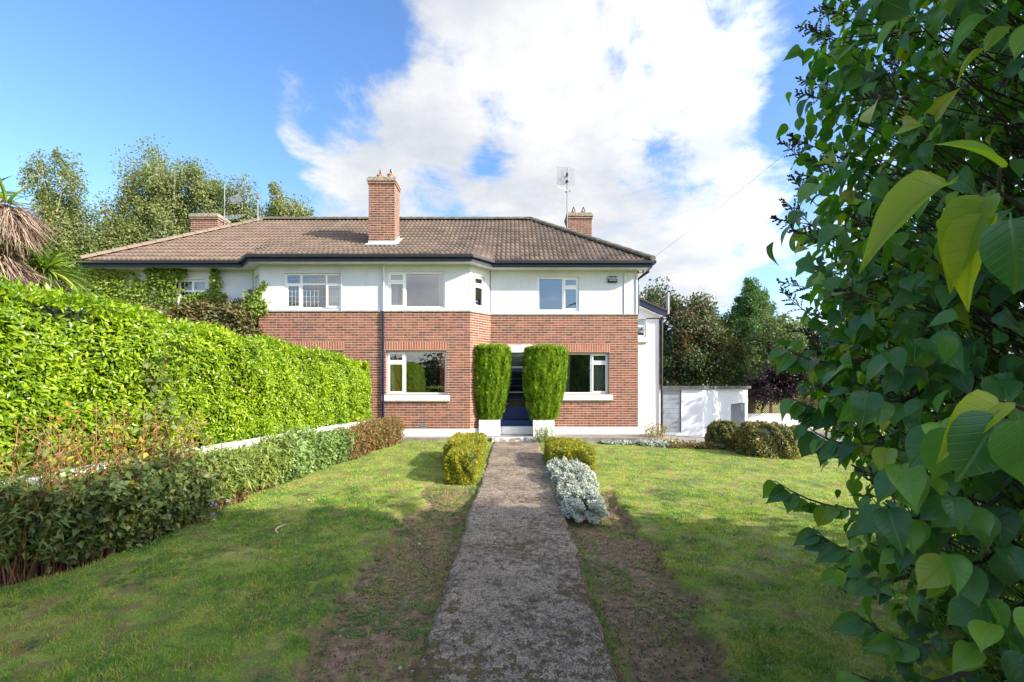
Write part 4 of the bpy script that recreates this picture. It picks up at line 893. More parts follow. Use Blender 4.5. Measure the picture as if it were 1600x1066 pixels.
tree('shrub', 'dark purple-leaved shrub hanging over the trellis', 'shrub', (P(1205, 0, 26.2).x, 27.6, -1.2), [el(1200, 603, 26.6, 36, 24), el(1235, 590, 26.6, 34, 30), el(1190, 622, 26.4, 12, 14)], 70, 8000, .14, 'purple', 'bark', .28, .9, .3, .08, tp=OVAL)
tree('shrub', 'low dark evergreen mass behind the garage roof', 'shrub', (P(1120, 0, 28.5).x, 30, -1.3), [el(1060, 590, 30, 50, 26), el(1130, 588, 30, 40, 28), el(1290, 570, 34, 80, 70)], 120, 12000, .2, 'darktree', 'bark', .4, .9, .3, .1, tp=OVAL)
GS = 'broad background trees mostly hidden by the lilac'
tree('background_tree', 'dark broad tree far right beyond the garden wall, mostly behind the lilac', 'tree', (22, 34, -1.5), [(22, 34, 3.4, 4, 3, 3.2), (27, 35, 3.5, 4, 3, 3)], 120, 12000, .3, 'darktree', 'bark', .6, .9, .3, .2)

tree('background_tree', 'broad tree right of the garage hidden by the lilac, shading the garage wall', 'tree', (17.5, 18, -1.2), [(17.3, 18, 4.6, 2.8, 2.6, 2.6), (15.6, 16.6, 3.4, 1.6, 1.8, 1.8), (19, 20, 4.2, 2.4, 2.4, 2.4)], 130, 9000, .26, 'darktree', 'bark', .5, .9, .3, .2, group=GS)
# cabbage palms at far left
def cordyline(heads, label, base, group):
    ro = thing('cabbage_palm', label, 'palm', base, group)
    S = SC(); Dd = SC(); b = MB(); base = Vector(base)
    for (c, r, n_, nd) in heads:
        c = Vector(c); d = rdir(n_); d[:, 2] = d[:, 2]*.8+.32; d = norm(d); pos = np.array(c)+d*.06
        S.add(SWORD, pos, d, np.tile([[.01, .02, 1.]], (n_, 1))+rng.normal(size=(n_, 3))*.15, r*rng.uniform(.75, 1.15, n_)*np.ones(n_))
        if nd:
            d = rdir(nd); d[:, 2] = -np.abs(d[:, 2])*1.1-.1+rng.uniform(0, .5, nd); d = norm(d); pos = np.array(c)+d*.12-np.array([0, 0, 1])*rng.uniform(0, r*.5, nd)[:, None]
            Dd.add(SWORD3, pos, d, np.tile([[.01, .02, 1.]], (nd, 1))+rng.normal(size=(nd, 3))*.3, r*rng.uniform(.5, 1.0, nd))
        b.tube([base, base.lerp(c, .5)+Vector((.05, 0, -.1)), c], [.13, .10, .08], 8)
    S.build('leaf_head', 'cordy', ro)
    if Dd.nb: Dd.build('dead_leaf_skirt', 'cdead', ro)
    b.build('trunk', 'bark', ro, True)
hA = P(-45, 320, 8.2); hB = P(68, 425, 8.6); hA2 = P(-10, 395, 7.9)
cordyline([(hA, .85, 150, 3200), (hA2, .72, 150, 2200), (P(10, 320, 7.9), .62, 30, 1800)], 'large cabbage palm at the left edge with a shaggy brown dead skirt', (P(-60, 0, 8.3).x, 8.3, -.3), 'cabbage palms behind the tall hedge')
cordyline([(hB, .72, 200, 120)], 'small green spiky cabbage palm head just above the tall hedge', (hB.x-.1, 8.7, -.3), 'cabbage palms behind the tall hedge')

# tall laurel hedge on the left boundary
HY = np.array([-2.5, 0, 4.7, 6.8, 8.5, 11.9, 13.1]); HX = np.array([-6.0, -5.75, -5.3, -5.05, -4.75, -4.35, -4.1]); HZ = np.array([2.8, 2.75, 2.60, 2.50, 2.38, 2.25, 2.15])
hx = lambda y: np.interp(y, HY, HX); hz = lambda y: np.interp(y, HY, HZ); HW = 1.15
hedge = thing('laurel_hedge', 'tall bright yellow-green clipped laurel hedge running down the left boundary', 'hedge', (-5.2, 6, -.3))
S = SC(); N = 80000
y = -2.5+15.6*rng.random(N)**1.0; keep = rng.random(N) < np.where(y < 3, .35, 1.0); y = y[keep]; N = len(y)
zlo = .42; v = rng.random(N); z = zlo+(hz(y)-zlo)*v
bul = (vn(y, z, 1.1, 2)-.5)*.26+(vn(y, z, 3.1, 7)-.5)*.24+(vn(y, z, 7.1, 17)-.5)*.12
endr = sstep(12.2, 13.3, y)*.5
bell = .10*np.sin(np.clip(v, 0, 1)*math.pi)-.12*sstep(.86, 1.0, v)-.10*sstep(.12, 0, v)
x = hx(y)+bul+bell-endr*.3-np.abs(rng.normal(size=N))*.07+.04
leaves(S, LAUR, np.stack([x, y, z], 1), np.tile([[.9, -.25, .35]], (N, 1)), .074, .9, .15, .4)
N = 18000; y = -2.5+15.6*rng.random(N); u = rng.random(N); x = hx(y)-HW*u+.02; z = hz(y)+(vn(x, y, 2.4)-.5)*.18-.12*(np.abs(u-.5)*2)**4+np.abs(rng.normal(size=N))*.05
leaves(S, LAUR, np.stack([x, y, z], 1), np.tile([[.15, -.1, 1.]], (N, 1)), .09, .9, -.5, .4)
N = 5000; x = -4.1-HW*rng.random(N)+.05; z = zlo+(2.2-zlo)*rng.random(N); y = 13.12-.35*np.abs((x+4.1+HW/2)/(HW/2))**3+np.abs(rng.normal(size=N))*.04
leaves(S, LAUR, np.stack([x, y, z], 1), np.tile([[.2, .9, .2]], (N, 1)), .105, .8, .1, .4)
N = 3500; y = -2.5+15.6*rng.random(N); z = zlo+(hz(y)-zlo)*rng.random(N); x = hx(y)-HW-.02
leaves(S, LAUR, np.stack([x, y, z], 1), np.tile([[-1., 0, .2]], (N, 1)), .12, .8, .1, .4)
S.build('foliage', 'laurel', hedge)
b = MB(); pr_ = []
yy = list(np.linspace(-2.5, 12.95, 30))
for i in range(len(yy)-1):
    a, c = yy[i], yy[i+1]; A_ = [float(hx(a))-.13, float(hx(a))-HW+.1, float(hz(a))-.12]; C_ = [float(hx(c))-.13, float(hx(c))-HW+.1, float(hz(c))-.12]
    vs = [(A_[0], a, .55), (A_[1], a, .55), (A_[1], a, A_[2]), (A_[0], a, A_[2]), (C_[0], c, .55), (C_[1], c, .55), (C_[1], c, C_[2]), (C_[0], c, C_[2])]
    fs = [(0, 4, 7, 3), (1, 2, 6, 5), (3, 7, 6, 2), (0, 1, 5, 4)]
    if i == 0: fs.append((0, 3, 2, 1))
    if i == len(yy)-2: fs.append((4, 5, 6, 7))
    b.add(vs, fs)
b.build('dark_core', 'core', hedge)
lw = thing('boundary_wall', 'low white wall showing beneath the tall laurel hedge', 'wall', (-4.7, 8, -.3))
b = MB(); pts = [(float(hx(q))+.03, q) for q in np.linspace(-2.5, 13.25, 12)]; ribbon(b, [(p[0], p[1]) for p in pts], -.0, .20, -.8, .52); b.build('wall', 'white', lw)
b = MB(); ribbon(b, [(p[0], p[1]) for p in pts], -.03, .22, .521, .56); b.build('coping', 'white', lw)

# ivy along the left house front
iv = thing('ivy_hedge', 'bushy brownish ivy mass growing along the left house below its upper windows', 'ivy', (-10.4, 13.9, 0))
S = SC(); N = 14000; x = rng.uniform(-13.2, -7.35, N); th = rng.uniform(-.35, math.pi*.62, N)
endf = np.clip((x+13.2)/.4, 0, 1)*np.clip((-7.3-x)/.5, .25, 1)
rr = (.64+(vn(x, th, 1.7)-.5)*.42)*endf
y = 14.25-rr*np.cos(th)*1.1; z = 3.25+.12*np.sin(x*1.3)+rr*np.sin(th)*1.05-.25*(th < .2)*rng.random(N)
z = np.where(th < 0, 3.2+th*1.8, z)
leaves(S, OVAL, np.stack([x, y, z], 1)+rng.normal(size=(N, 3))*.05, np.stack([0*x, -np.cos(th), np.sin(th)+.2], 1), .12, .8, .3, .3); S.build('foliage', 'ivybr', iv)
b = MB(); b.box(-13.1, -7.7, 13.82, 14.38, 0.0, 3.5); b.build('dark_core', 'core', iv)
cl = thing('ivy_climber', 'green ivy climbing the white wall around the leaded window at the left', 'ivy', (-10.6, 14.3, 3.6))
S = SC(); ps = []
def strand(pts, n, w0_, w1_):
    pts = np.array([tuple(P(px, py, 14.33)) for px, py in pts]); t_ = rng.random(n)*(len(pts)-1); i = np.minimum(t_.astype(int), len(pts)-2); f = (t_-i)[:, None]
    p = pts[i]*(1-f)+pts[i+1]*f; ww = w0_+(w1_-w0_)*(t_/(len(pts)-1)); p = p+np.stack([rng.normal(size=n)*ww, -np.abs(rng.normal(size=n))*.05, rng.normal(size=n)*ww*.8], 1); ps.append(p)
strand([(150, 425), (160, 450), (175, 480)], 1300, .3, .4); strand([(213, 452), (210, 482)], 450, .08, .35); strand([(250, 422), (262, 440), (250, 480)], 1200, .09, .30); strand([(205, 425), (222, 448), (212, 470)], 200, .05, .08)
strand([(262, 424), (285, 427)], 350, .12, .07); strand([(245, 424), (232, 424)], 200, .1, .05); strand([(335, 420), (338, 440), (334, 460), (335, 482)], 500, .05, .12); strand([(336, 468), (355, 463)], 120, .06, .03); strand([(336, 470), (310, 458)], 120, .06, .03)
strand([(312, 458), (315, 482)], 200, .04, .1); strand([(395, 455), (396, 485)], 200, .03, .12); strand([(405, 485), (418, 465), (432, 449)], 220, .10, .03); strand([(410, 480), (432, 482)], 80, .04, .02); strand([(400, 486), (425, 486)], 500, .15, .15)
strand([(275, 480), (300, 470), (310, 462)], 300, .16, .05); strand([(192, 425), (197, 445)], 60, .02, .04); strand([(183, 425), (186, 450)], 60, .02, .05); strand([(222, 470), (235, 440), (245, 425)], 300, .05, .08)
pos = np.concatenate(ps); pos[:, 1] = np.where(pos[:, 0] > -8.1, pos[:, 1]-.55, pos[:, 1]); N = len(pos)
leaves(S, OVAL, pos, np.tile([[.1, -1., .2]], (N, 1)), .11, .7, .5, .2); S.build('foliage', 'ivy', cl)
b = MB()
for pts in ([(335, 490), (337, 455), (335, 420)], [(250, 490), (262, 440), (268, 424)], [(215, 490), (225, 450), (245, 424)], [(165, 490), (160, 430)]): b.tube([P(px, py, 14.355) for px, py in pts], .014, 5)
b.build('stem', 'bark', cl)

# ------------------------------------------------------------------ topiary in white planters
def topiary(cx, w_, h_, yc, label, x_off=0):
    pxl = thing('planter', label[0], 'planter', (cx, yc, 0), 'white planters either side of the door')
    b = MB(); a, c, e, f = cx-.32, cx+.32, yc-.23, yc+.17
    b.box(a, c, e, f, .003, .49); b.build('box', 'white', pxl, bevel=.008)
    b = MB(); b.box(a+.03, c-.03, e+.03, f-.03, .491, .50); b.build('soil', 'brownstem', pxl)
    tp_ = thing('topiary', label[1], 'topiary', (cx, yc, .49), 'clipped cypresses either side of the door')
    prof = [(0, .56), (.05, .64), (.2, .79), (.4, .93), (.6, .99), (.85, 1.0), (.94, .96), (.985, .86), (1.0, .6)]
    pt = np.array([p[0] for p in prof]); pw = np.array([p[1] for p in prof])
    S = SC(); N = 20000; t_ = rng.random(N)*.99; th = rng.uniform(0, 2*math.pi, N); rr = np.interp(t_, pt, pw)*w_/2*(1+(vn(th*2.2, t_*5, 1.6, cx)-.5)*.14)
    sx = x_off*sstep(.1, .9, t_); 
    x = cx+sx+rr*np.cos(th); y = yc+rr*np.sin(th)*.66; z = .50+h_*t_
    y = np.minimum(y, MY-.04)
    out = np.stack([np.cos(th), np.sin(th), 0*th], 1)
    ax = norm(out*.32+np.array([0, 0, 1])+rng.normal(size=(N, 3))*.34); st_ = vn(th*6.5, t_*5, 1.6, cx+4); st2 = vn(th*17, t_*9, 1.3, cx+8); S.add(SPRAY, np.stack([x, y, z], 1)-out*(.04+.06*(1-st_)[:, None])-np.array([0, 0, .05]), ax, out+rng.normal(size=(N, 3))*.4, .115*rng.uniform(.6, 1.3, N), np.clip(.15+.55*st_+.35*st2+.25*rng.normal(size=N)-.15, 0, 1))  # recessed strands get darker sprays, painting shade into the gaps
    N = 2500; rr = np.sqrt(rng.random(N))*w_/2*.93; th = rng.uniform(0, 2*math.pi, N); x = cx+x_off+rr*np.cos(th); y = np.minimum(yc+rr*np.sin(th)*.66, MY-.04); z = .50+h_*(.985-.05*(rr/(w_/2))**3)
    S.add(SPRAY, np.stack([x, y, z], 1), np.tile([[0, 0, 1.]], (N, 1))+rng.normal(size=(N, 3))*.35, rdir(N), .10*rng.uniform(.6, 1.2, N))
    S.build('foliage', 'topiary', tp_)
    b = MB(); n = 16; rows = []
    for (a_, w2) in prof[1:-1]:
        rows.append([(cx+x_off*float(sstep(.1, .9, a_))+(w2*w_/2-.15)*math.cos(2*math.pi*k/n), min(yc+(w2*w_/2-.15)*math.sin(2*math.pi*k/n)*.66, MY-.06), .5+h_*a_*.97) for k in range(n)])
    b.add([p for r_ in rows for p in r_], [(i*n+k, i*n+(k+1) % n, (i+1)*n+(k+1) % n, (i+1)*n+k) for i in range(len(rows)-1) for k in range(n)]+[tuple((len(rows)-1)*n+k for k in range(n))])
    b.build('dark_core', 'core', tp_)
    b = MB(); b.tube([(cx, yc, .49), (cx, yc, .75)], .05, 8); b.build('trunk', 'bark', tp_)
YP = 14.17
topiary(P(765, 0, 13.95).x, 1.22, 2.27, YP-.15, ('square white planter left of the front door', 'tall clipped cypress left of the blue door, wider at the top'), .06)
topiary(P(849, 0, 13.95).x, 1.38, 2.24, YP-.15, ('square white planter right of the front door', 'slightly broader clipped cypress right of the blue door'), .07)

# ------------------------------------------------------------------ clipped bushes on the path edges
def solid(parts_, n, size, tp_, m, name, label, cat, inner='core', group=None, spread=.9, up=.4, edge=5.0, rough=.12, droop=0):
    """parts_: boxes (x0,x1,y0,y1,h,(skew)) rounded"""
    cx = sum((p[0]+p[1])/2 for p in parts_)/len(parts_); cy = sum((p[2]+p[3])/2 for p in parts_)/len(parts_)
    ro = thing(name, label, cat, (cx, cy, gat(cx, cy)), group); S = SC(); b = MB()
    ar = [2*(p[1]-p[0]+p[3]-p[2])*p[4]+(p[1]-p[0])*(p[3]-p[2]) for p in parts_]
    for p, a_ in zip(parts_, ar):
        N = int(n*a_/sum(ar)); x0, x1, y0, y1, h_ = p[:5]; sh = p[5] if len(p) > 5 else 0.0
        d = rdir(N*2); d = d[d[:, 2] > -.15][:N]; N = len(d)
        k = (np.abs(d[:, 0])**edge+np.abs(d[:, 1])**edge+np.abs(d[:, 2])**edge)**(-1/edge); q = d*k[:, None]
        q = q*(1+(vn(q[:, 0]*2+q[:, 2], q[:, 1]*2-q[:, 2], 2.5, cx)-.5)[:, None]*rough*2)
        xx_ = (x0+x1)/2+q[:, 0]*(x1-x0)/2; yy_ = (y0+y1)/2+q[:, 1]*(y1-y0)/2; xx_ = xx_+sh*(yy_-y0)
        zz_ = gbase(xx_, yy_)+h_*.12+np.clip(q[:, 2], -.15, 2)*h_*.88
        nn_ = norm(np.sign(d)*np.abs(d)**2.5)
        leaves(S, tp_, np.stack([xx_, yy_, zz_], 1)-nn_*.01, nn_, size, spread, droop, up)
        n_ = 14; rows = []
        for a2, w2 in ((0, .84), (.45, .86), (.8, .80), (.9, .6)):
            rows.append([((x0+x1)/2+(x1-x0)/2*w2*c_+sh*((y0+y1)/2+(y1-y0)/2*w2*s_-y0), (y0+y1)/2+(y1-y0)/2*w2*s_, gat((x0+x1)/2, (y0+y1)/2)+h_*a2-.02) for c_, s_ in
                         [(math.copysign(abs(math.cos(2*math.pi*k_/n_))**.5, math.cos(2*math.pi*k_/n_)), math.copysign(abs(math.sin(2*math.pi*k_/n_))**.5, math.sin(2*math.pi*k_/n_))) for k_ in range(n_)]])
        b.add([v_ for r_ in rows for v_ in r_], [(i*n_+k_, i*n_+(k_+1) % n_, (i+1)*n_+(k_+1) % n_, (i+1)*n_+k_) for i in range(3) for k_ in range(n_)]+[tuple(3*n_+k_ for k_ in range(n_))])
    S.build('foliage', m, ro); b.build('dark_core', inner, ro)
    return ro
TUFT = tpl([(-.12, 0, 0), (.12, 0, 0), (0, 1, .1), (0, 0, -.12), (0, 0, .12), (.1, .8, 0)], [(0, 1, 2), (3, 4, 5)])
solid([(-1.25, -.66, 8.35, 9.9, .50, .02), (-1.45, -.66, 9.5, 11.3, .54, .02)], 22000, .055, SPRAY, 'yew', 'clipped_bush', 'golden clipped yew block on the left edge of the path', 'bush', edge=9, rough=.06)
solid([(.80, 1.72, 9.35, 11.1, .46, .0)], 14000, .055, SPRAY, 'yew', 'clipped_bush', 'golden clipped yew block on the right edge of the path behind the silver plant', 'bush', edge=9, rough=.06)
solid([(.76, 1.45, 7.9, 9.5, .26, 0), (.74, 1.28, 6.3, 8.1, .22, .05)], 26000, .036, OVAL, 'silver', 'silver_plant', 'mounded silver-grey leaved plant on the right edge of the path', 'plant', rough=.3, up=.6)
# rounded box bushes by the garage
def pbush(px0, px1, pyt, pyb, d, label, m='euon', n=5500):
    x0 = (px0-800)*d/F; x1 = (px1-800)*d/F; solid([(x0, x1, d-(x1-x0)*.45, d+(x1-x0)*.45, (pyb-pyt)*d/F)], n, .065, OVAL, m, 'clipped_bush', label, 'bush', group='rounded bushes at the far right of the lawn', edge=2.8)
pbush(1106, 1153, 654, 694, 13.6, 'small round variegated bush in front of the garage, nearest the house')
pbush(1154, 1236, 659, 708, 12.4, 'broad rounded variegated bush beside the small round one', n=8000)
pbush(1225, 1262, 668, 706, 13.2, 'reddish rounded bush partly hidden by the lilac', 'redhedge', 4000)
# silver edging, shrub and flowers at the terrace end
solid([(2.8, 3.9, 13.2, 13.42, .10), (3.8, 4.6, 13.05, 13.38, .15)], 3000, .06, OVAL, 'silver', 'silver_plant', 'low strip of silver foliage along the terrace edge', 'plant', rough=.5)
solid([(4.7, 6.6, 12.95, 13.35, .15), (6.3, 7.6, 12.5, 13.1, .12)], 3500, .06, OVAL, 'redhedge', 'ground_cover', 'low dark reddish ground cover along the lawn edge below the garage', 'plant', rough=.5)
def stemplant(name, label, cat, base, nst, h_, lean, lm, sm, leaf_tp, lsz, perstem, group=None, foot=.1, r=.006, lo=.3, flower=None, az=None):
    ro = thing(name, label, cat, base, group); bs = np.array(base)
    fx = rng.normal(size=(nst, 3))*np.array([foot, foot, 0]); a = bs+fx; a[:, 2] = gz(a[:, 0], a[:, 1])-.02
    dr = norm(np.stack([rng.normal(size=nst)*lean, rng.normal(size=nst)*lean, np.ones(nst)], 1)+(0 if az is None else np.array(az)))
    hh = h_*rng.uniform(.6, 1.1, nst); m1 = a+dr*hh[:, None]*.5; e = m1+norm(dr+rng.normal(size=(nst, 3))*.2)*hh[:, None]*.5
    T_ = SC(); sticks(T_, a, m1, r); sticks(T_, m1, e, r*.7)
    k = rng.choice(nst, nst*2); s_ = a[k]+(e[k]-a[k])*rng.uniform(.35, .8, len(k))[:, None]; sticks(T_, s_, s_+norm(dr[k]+rng.normal(size=(len(k), 3))*.55)*hh[k][:, None]*.28, r*.5)
    T_.build('stems', sm, ro)
    if perstem:
        N = nst*perstem; k = rng.integers(0, nst, N); f = lo+(1-lo)*rng.random(N)**.8
        p = np.where(f[:, None] < .5, a[k]+(m1[k]-a[k])*(f[:, None]*2), m1[k]+(e[k]-m1[k])*(f[:, None]*2-1))+rng.normal(size=(N, 3))*.05*h_
        o_ = rdir(N); o_[:, 2] = np.abs(o_[:, 2])*.5
        S = SC(); leaves(S, leaf_tp, p, norm(o_+np.array([.25, -.3, .3])), lsz, .8, .2, .5); S.build('leaves', lm, ro)
    if flower:
        for k in range(flower[1]): b = MB(); q = e[k]; b.lathe(tuple(q), [(.005, -.01), (.014, 0), (.016, .01), (.008, .02)], 8); b.build('flower', flower[0], ro)
    return ro
M['redfl'] = plain('red_petal', (.6, .03, .02), .6); M['violet'] = plain('violet_petal', (.35, .22, .5), .6)
bp = P(850, 684, 13.3); stemplant('herb_plant', 'upright grey-green herb growing against the right planter', 'plant', (bp.x+.02, 13.2, gat(.9, 13.2)), 26, .50, .22, 'pale', 'brownstem', NARROW, .07, 26, foot=.13, r=.004, lo=.1)
bp = P(1020, 680, 13.8); stemplant('rose_bush', 'leggy sparse rose bush at the right corner of the brick house', 'shrub', (bp.x, 13.7, -.2), 30, .72, .35, 'rose', 'redstem', OVAL, .07, 9, foot=.14, r=.006)
bp = P(1049, 685, 13.4); stemplant('flowering_plant', 'small plant with one red flower beside the leggy rose bush', 'plant', (bp.x, 13.3, -.25), 12, .36, .3, 'rose', 'brownstem', OVAL, .06, 9, foot=.1, r=.004, flower=('redfl', 2))

# ------------------------------------------------------------------ the mixed border on the left
def border(name, label, y0, y1, x_in, h0, h1, nst, perst, lm, sm, tp_, lsz, lo=.35, stick_r=.006, wid=.8, extra=None):
    cy = (y0+y1)/2; ro = thing(name, label, 'shrub', (float(bed_x(cy))-.3, cy, gat(-4, cy)), 'mixed border under the tall hedge')
    y = rng.uniform(y0, y1, nst); x = bed_x(y)-.08+x_in-wid*rng.random(nst)**1.15
    x = np.where(x < hx(y)+.2, hx(y)+.2+(bed_x(y)-hx(y)-.2)*rng.random(nst), x)
    z = gz(x, y)-.02; hh = np.interp(y, [y0, y1], [h0, h1])*rng.uniform(.72, 1.08, nst)*(1+.25*(vn(x, y, 1.6, 8)-.5))
    a = np.stack([x, y, z], 1); dr = norm(np.stack([.12+rng.normal(size=nst)*.13, -.05+rng.normal(size=nst)*.13, np.ones(nst)], 1)); e = a+dr*hh[:, None]
    T_ = SC(); sticks(T_, a, e, stick_r); T_.build('stems', sm, ro)
    N = nst*perst; k = rng.integers(0, nst, N); f = lo+(1.03-lo)*rng.random(N)**.75; p = a[k]+(e[k]-a[k])*f[:, None]+rng.normal(size=(N, 3))*np.array([.055, .055, .03])
    o_ = rdir(N); o_[:, 2] = np.abs(o_[:, 2])*.4; S = SC(); leaves(S, tp_, p, norm(o_+np.array([.35, -.35, .35])), lsz, .8, .25, .5); S.build('leaves', lm, ro)
    if extra:
        S = SC(); N = extra[2]; y = rng.uniform(y0, y1, N); x = bed_x(y)-.1-.5*rng.random(N); p = np.stack([x, y, gz(x, y)+rng.uniform(.25, .75, N)*h0], 1); leaves(S, LILAC, p, np.tile([[.6, -.5, .5]], (N, 1)), extra[1], .5, .3, .4); S.build('broad_leaves', extra[0], ro)
    return ro
border('perennial_clump', 'dark leafy perennials with brown stems nearest the camera at the left edge', 1.6, 4.6, .12, 1.04, 1.08, 620, 34, 'dkperen', 'brownstem', NARROW, .095, .32, wid=.9, extra=('dkperen', .10, 160))
border('perennial_clump', 'dark green broad-leaved shrub in the shaded part of the border', 4.6, 6.6, .05, 1.04, .95, 520, 34, 'dkperen', 'brownstem', OVAL, .085, .2, extra=('pale', .10, 150), wid=.85)
border('perennial_clump', 'pale narrow-leaved clump with tall brown stems in the middle of the border', 6.4, 8.4, .05, .92, .86, 480, 34, 'willowy', 'brownstem', NARROW, .12, .35)
border('perennial_clump', 'pale green broad-leaved shrub in the sunny part of the border', 8.3, 10.6, .08, .84, .80, 480, 38, 'pale', 'brownstem', OVAL, .085, .12)
border('clipped_bush', 'clipped reddish-brown hedge end nearest the house at the end of the border', 10.5, 13.2, .06, .82, .78, 800, 44, 'redhedge', 'redstem', OVAL, .05, .12, wid=.85)
stemplant('flowering_plant', 'small plant with violet flowers at the foot of the shaded border', 'plant', (-4.2, 6.1, gat(-4, 6.1)), 26, .28, .4, 'dkperen', 'brownstem', NARROW, .07, 10, foot=.2, r=.003, flower=('violet', 9))
stemplant('rose_bush', 'straggly rose bush with reddish bare stems against the hedge, at the left edge', 'shrub', (-5.15, 4.75, -.4), 60, 1.75, .28, 'rose', 'redstem', OVAL, .07, 14, foot=.14, r=.0065, lo=.5, az=(.12, 0, 0))
stemplant('rose_bush', 'straggly rose bush with leaning reddish stems against the hedge, further from the camera', 'shrub', (-5.0, 5.8, -.4), 70, 1.75, .26, 'rose', 'redstem', OVAL, .075, 14, foot=.13, r=.0065, lo=.5, az=(.16, .05, 0))
stemplant('bramble', 'dark leaved bramble clambering over the hedge behind the rose bushes', 'shrub', (-5.15, 6.4, -.3), 16, 2.4, .12, 'dkperen', 'brownstem', LILAC, .10, 16, foot=.08, r=.006, lo=.6)

# ------------------------------------------------------------------ the lilac at the right edge
lil = thing('lilac_bush', 'large dark green lilac bush with heart-shaped leaves filling the right side', 'bush', (2.9, 1.7, -.45))
CY = [(2.22, 1.32, 1.10, 1.0), (3.9, 2.7, 1.45, .8), (3.3, .35, 1.35, .8)]
def rz(z): return np.interp(z, [-.45, -.1, .3, .7, 1.0, 1.5, 2.0, 2.6, 3.2, 3.8, 4.3], [.20, .30, .48, .76, .95, 1.04, 1.02, .97, .92, .80, .3])
zmax = 4.3
cc = []; co = []
for (cx, cy, Rr, wt) in CY:
    n_ = int(1500*wt*(Rr/1.2)); z = rng.uniform(-.25, zmax, n_*2); z = z[rng.random(n_*2) < np.clip(.25+rz(z), 0, 1)][:n_]; n_ = len(z)
    th = rng.uniform(0, 2*math.pi, n_); q = 1-np.abs(rng.normal(size=n_))*.16; r_ = Rr*rz(z)*q*(1+(vn(th*1.9+cx, z, 1.5, cx)-.5)*.30)
    cc.append(np.stack([cx+r_*np.cos(th), cy+r_*np.sin(th), z], 1)); co.append(np.stack([np.cos(th), np.sin(th), 0*th+.1], 1))
cc = np.concatenate(cc); co = np.concatenate(co)
dist = np.linalg.norm(cc-np.array([0, 0, EYE]), axis=1); kp = (dist > .95); cc = cc[kp]; co = co[kp]
k = np.repeat(np.arange(len(cc)), 12); N = len(k)
pos = cc[k]+rng.normal(size=(N, 3))*np.array([.07, .07, .085])
ax = norm(co[k]*.7+rng.normal(size=(N, 3))*.55+np.array([0, 0, -.75])); nh = norm(co[k]*.8+rng.normal(size=(N, 3))*.5+np.array([0, 0, .55]))
sz = rng.uniform(.040, .078, N); half = rng.random(N) < .5
S = SC(); S.add(LILAC, pos[half], ax[half], nh[half], sz[half]); S.add(LILAC2, pos[~half], ax[~half], nh[~half], sz[~half]); S.build('leaves', 'lilac', lil, True)
# stems and twigs
b = MB()
for i in range(16):
    th = random.uniform(0, 6.28); s_ = Vector((2.9+.35*math.cos(th), 1.6+.35*math.sin(th), -.55)); t2 = Vector(cc[random.randrange(len(cc))]); t2 = t2.lerp(Vector((2.9, 1.6, t2.z)), .3)
    t2.z = random.uniform(2.2, 3.9); m_ = s_.lerp(t2, .5)+Vector((random.uniform(-.2, .2), random.uniform(-.2, .2), .1)); b.tube([s_, s_.lerp(m_, .5), m_, m_.lerp(t2, .5), t2], [.035, .03, .024, .018, .009], 6)
b.build('trunk', 'bark', lil, True)
T_ = SC(); ns = len(cc); axis = np.stack([np.where(cc[:, 0] > 3.2, 3.6, 2.5), np.clip(cc[:, 1], .7, 2.6), cc[:, 2]-.5-.3*rng.random(ns)], 1)
mid = cc*.45+axis*.55+rng.normal(size=(ns, 3))*.06; sel = rng.random(ns) < 2
sticks(T_, mid[sel], (cc+co*.02)[sel], .0038); sel2 = rng.random(ns) < .5; sticks(T_, axis[sel2], mid[sel2], .0075)
T_.build('twigs', 'twig', lil)
# dry seed heads (panicles)
pa_, pb_, pr2 = [], [], []
rs = random.Random(3)
def panicle(o, d, ln):
    hb = Vector((2.35, 1.45, o.z-.2)); q0 = o+(hb-o).normalized()*.45; pa_.append(q0); pb_.append(o); pr2.append(.003)
    d = Vector(d).normalized(); e = o+d*ln; pa_.append(o); pb_.append(e); pr2.append(.0022)
    for i in range(15):
        f = .18+.8*i/15; p = o+d*ln*f; s_ = Vector((rs.gauss(0, 1), rs.gauss(0, 1), rs.gauss(0, 1))); s_ = (s_-d*s_.dot(d)).normalized(); q = p+(s_*.75+d*.55)*ln*.36*(1.12-f)
        pa_.append(p); pb_.append(q); pr2.append(.0014)
        for j in range(4):
            g = (j+1)/4; r_ = p.lerp(q, g); c_ = r_+(Vector((rs.gauss(0, 1), rs.gauss(0, 1), rs.gauss(0, 1))).normalized()*.3+d*.7)*.011; pa_.append(r_); pb_.append(c_); pr2.append(.0034)
idxs = [i for i in range(len(cc)) if cc[i][2] > 1.15 and cc[i][0] < 3.2 and (co[i][0] < .3)]
for i in rs.sample(idxs, 210):
    d = Vector(co[i])+Vector((rs.gauss(0, .25), rs.gauss(0, .25), .45)); panicle(Vector(cc[i])+Vector(co[i])*.04, d, rs.uniform(.13, .24))
for (px, py, d, dx, dz) in ((1262, 255, 1.95, -1, .7), (1262, 350, 1.9, -1, .1), (1268, 352, 1.85, -1, .8), (1275, 320, 1.9, -.9, .9), (1262, 490, 2.0, -.9, .7), (1340, 40, 1.8, -1, .5), (1300, 160, 1.9, -1, .2), (1305, 60, 1.85, -.9, .2), (1400, 170, 1.5, -.2, 1), (1285, 235, 1.9, -1, .35)):
    panicle(P(px, py, d), (dx, -.1, dz), .17)
T_ = SC(); sticks(T_, [tuple(p) for p in pa_], [tuple(p) for p in pb_], np.array(pr2)); T_.build('seed_heads', 'twig', lil)
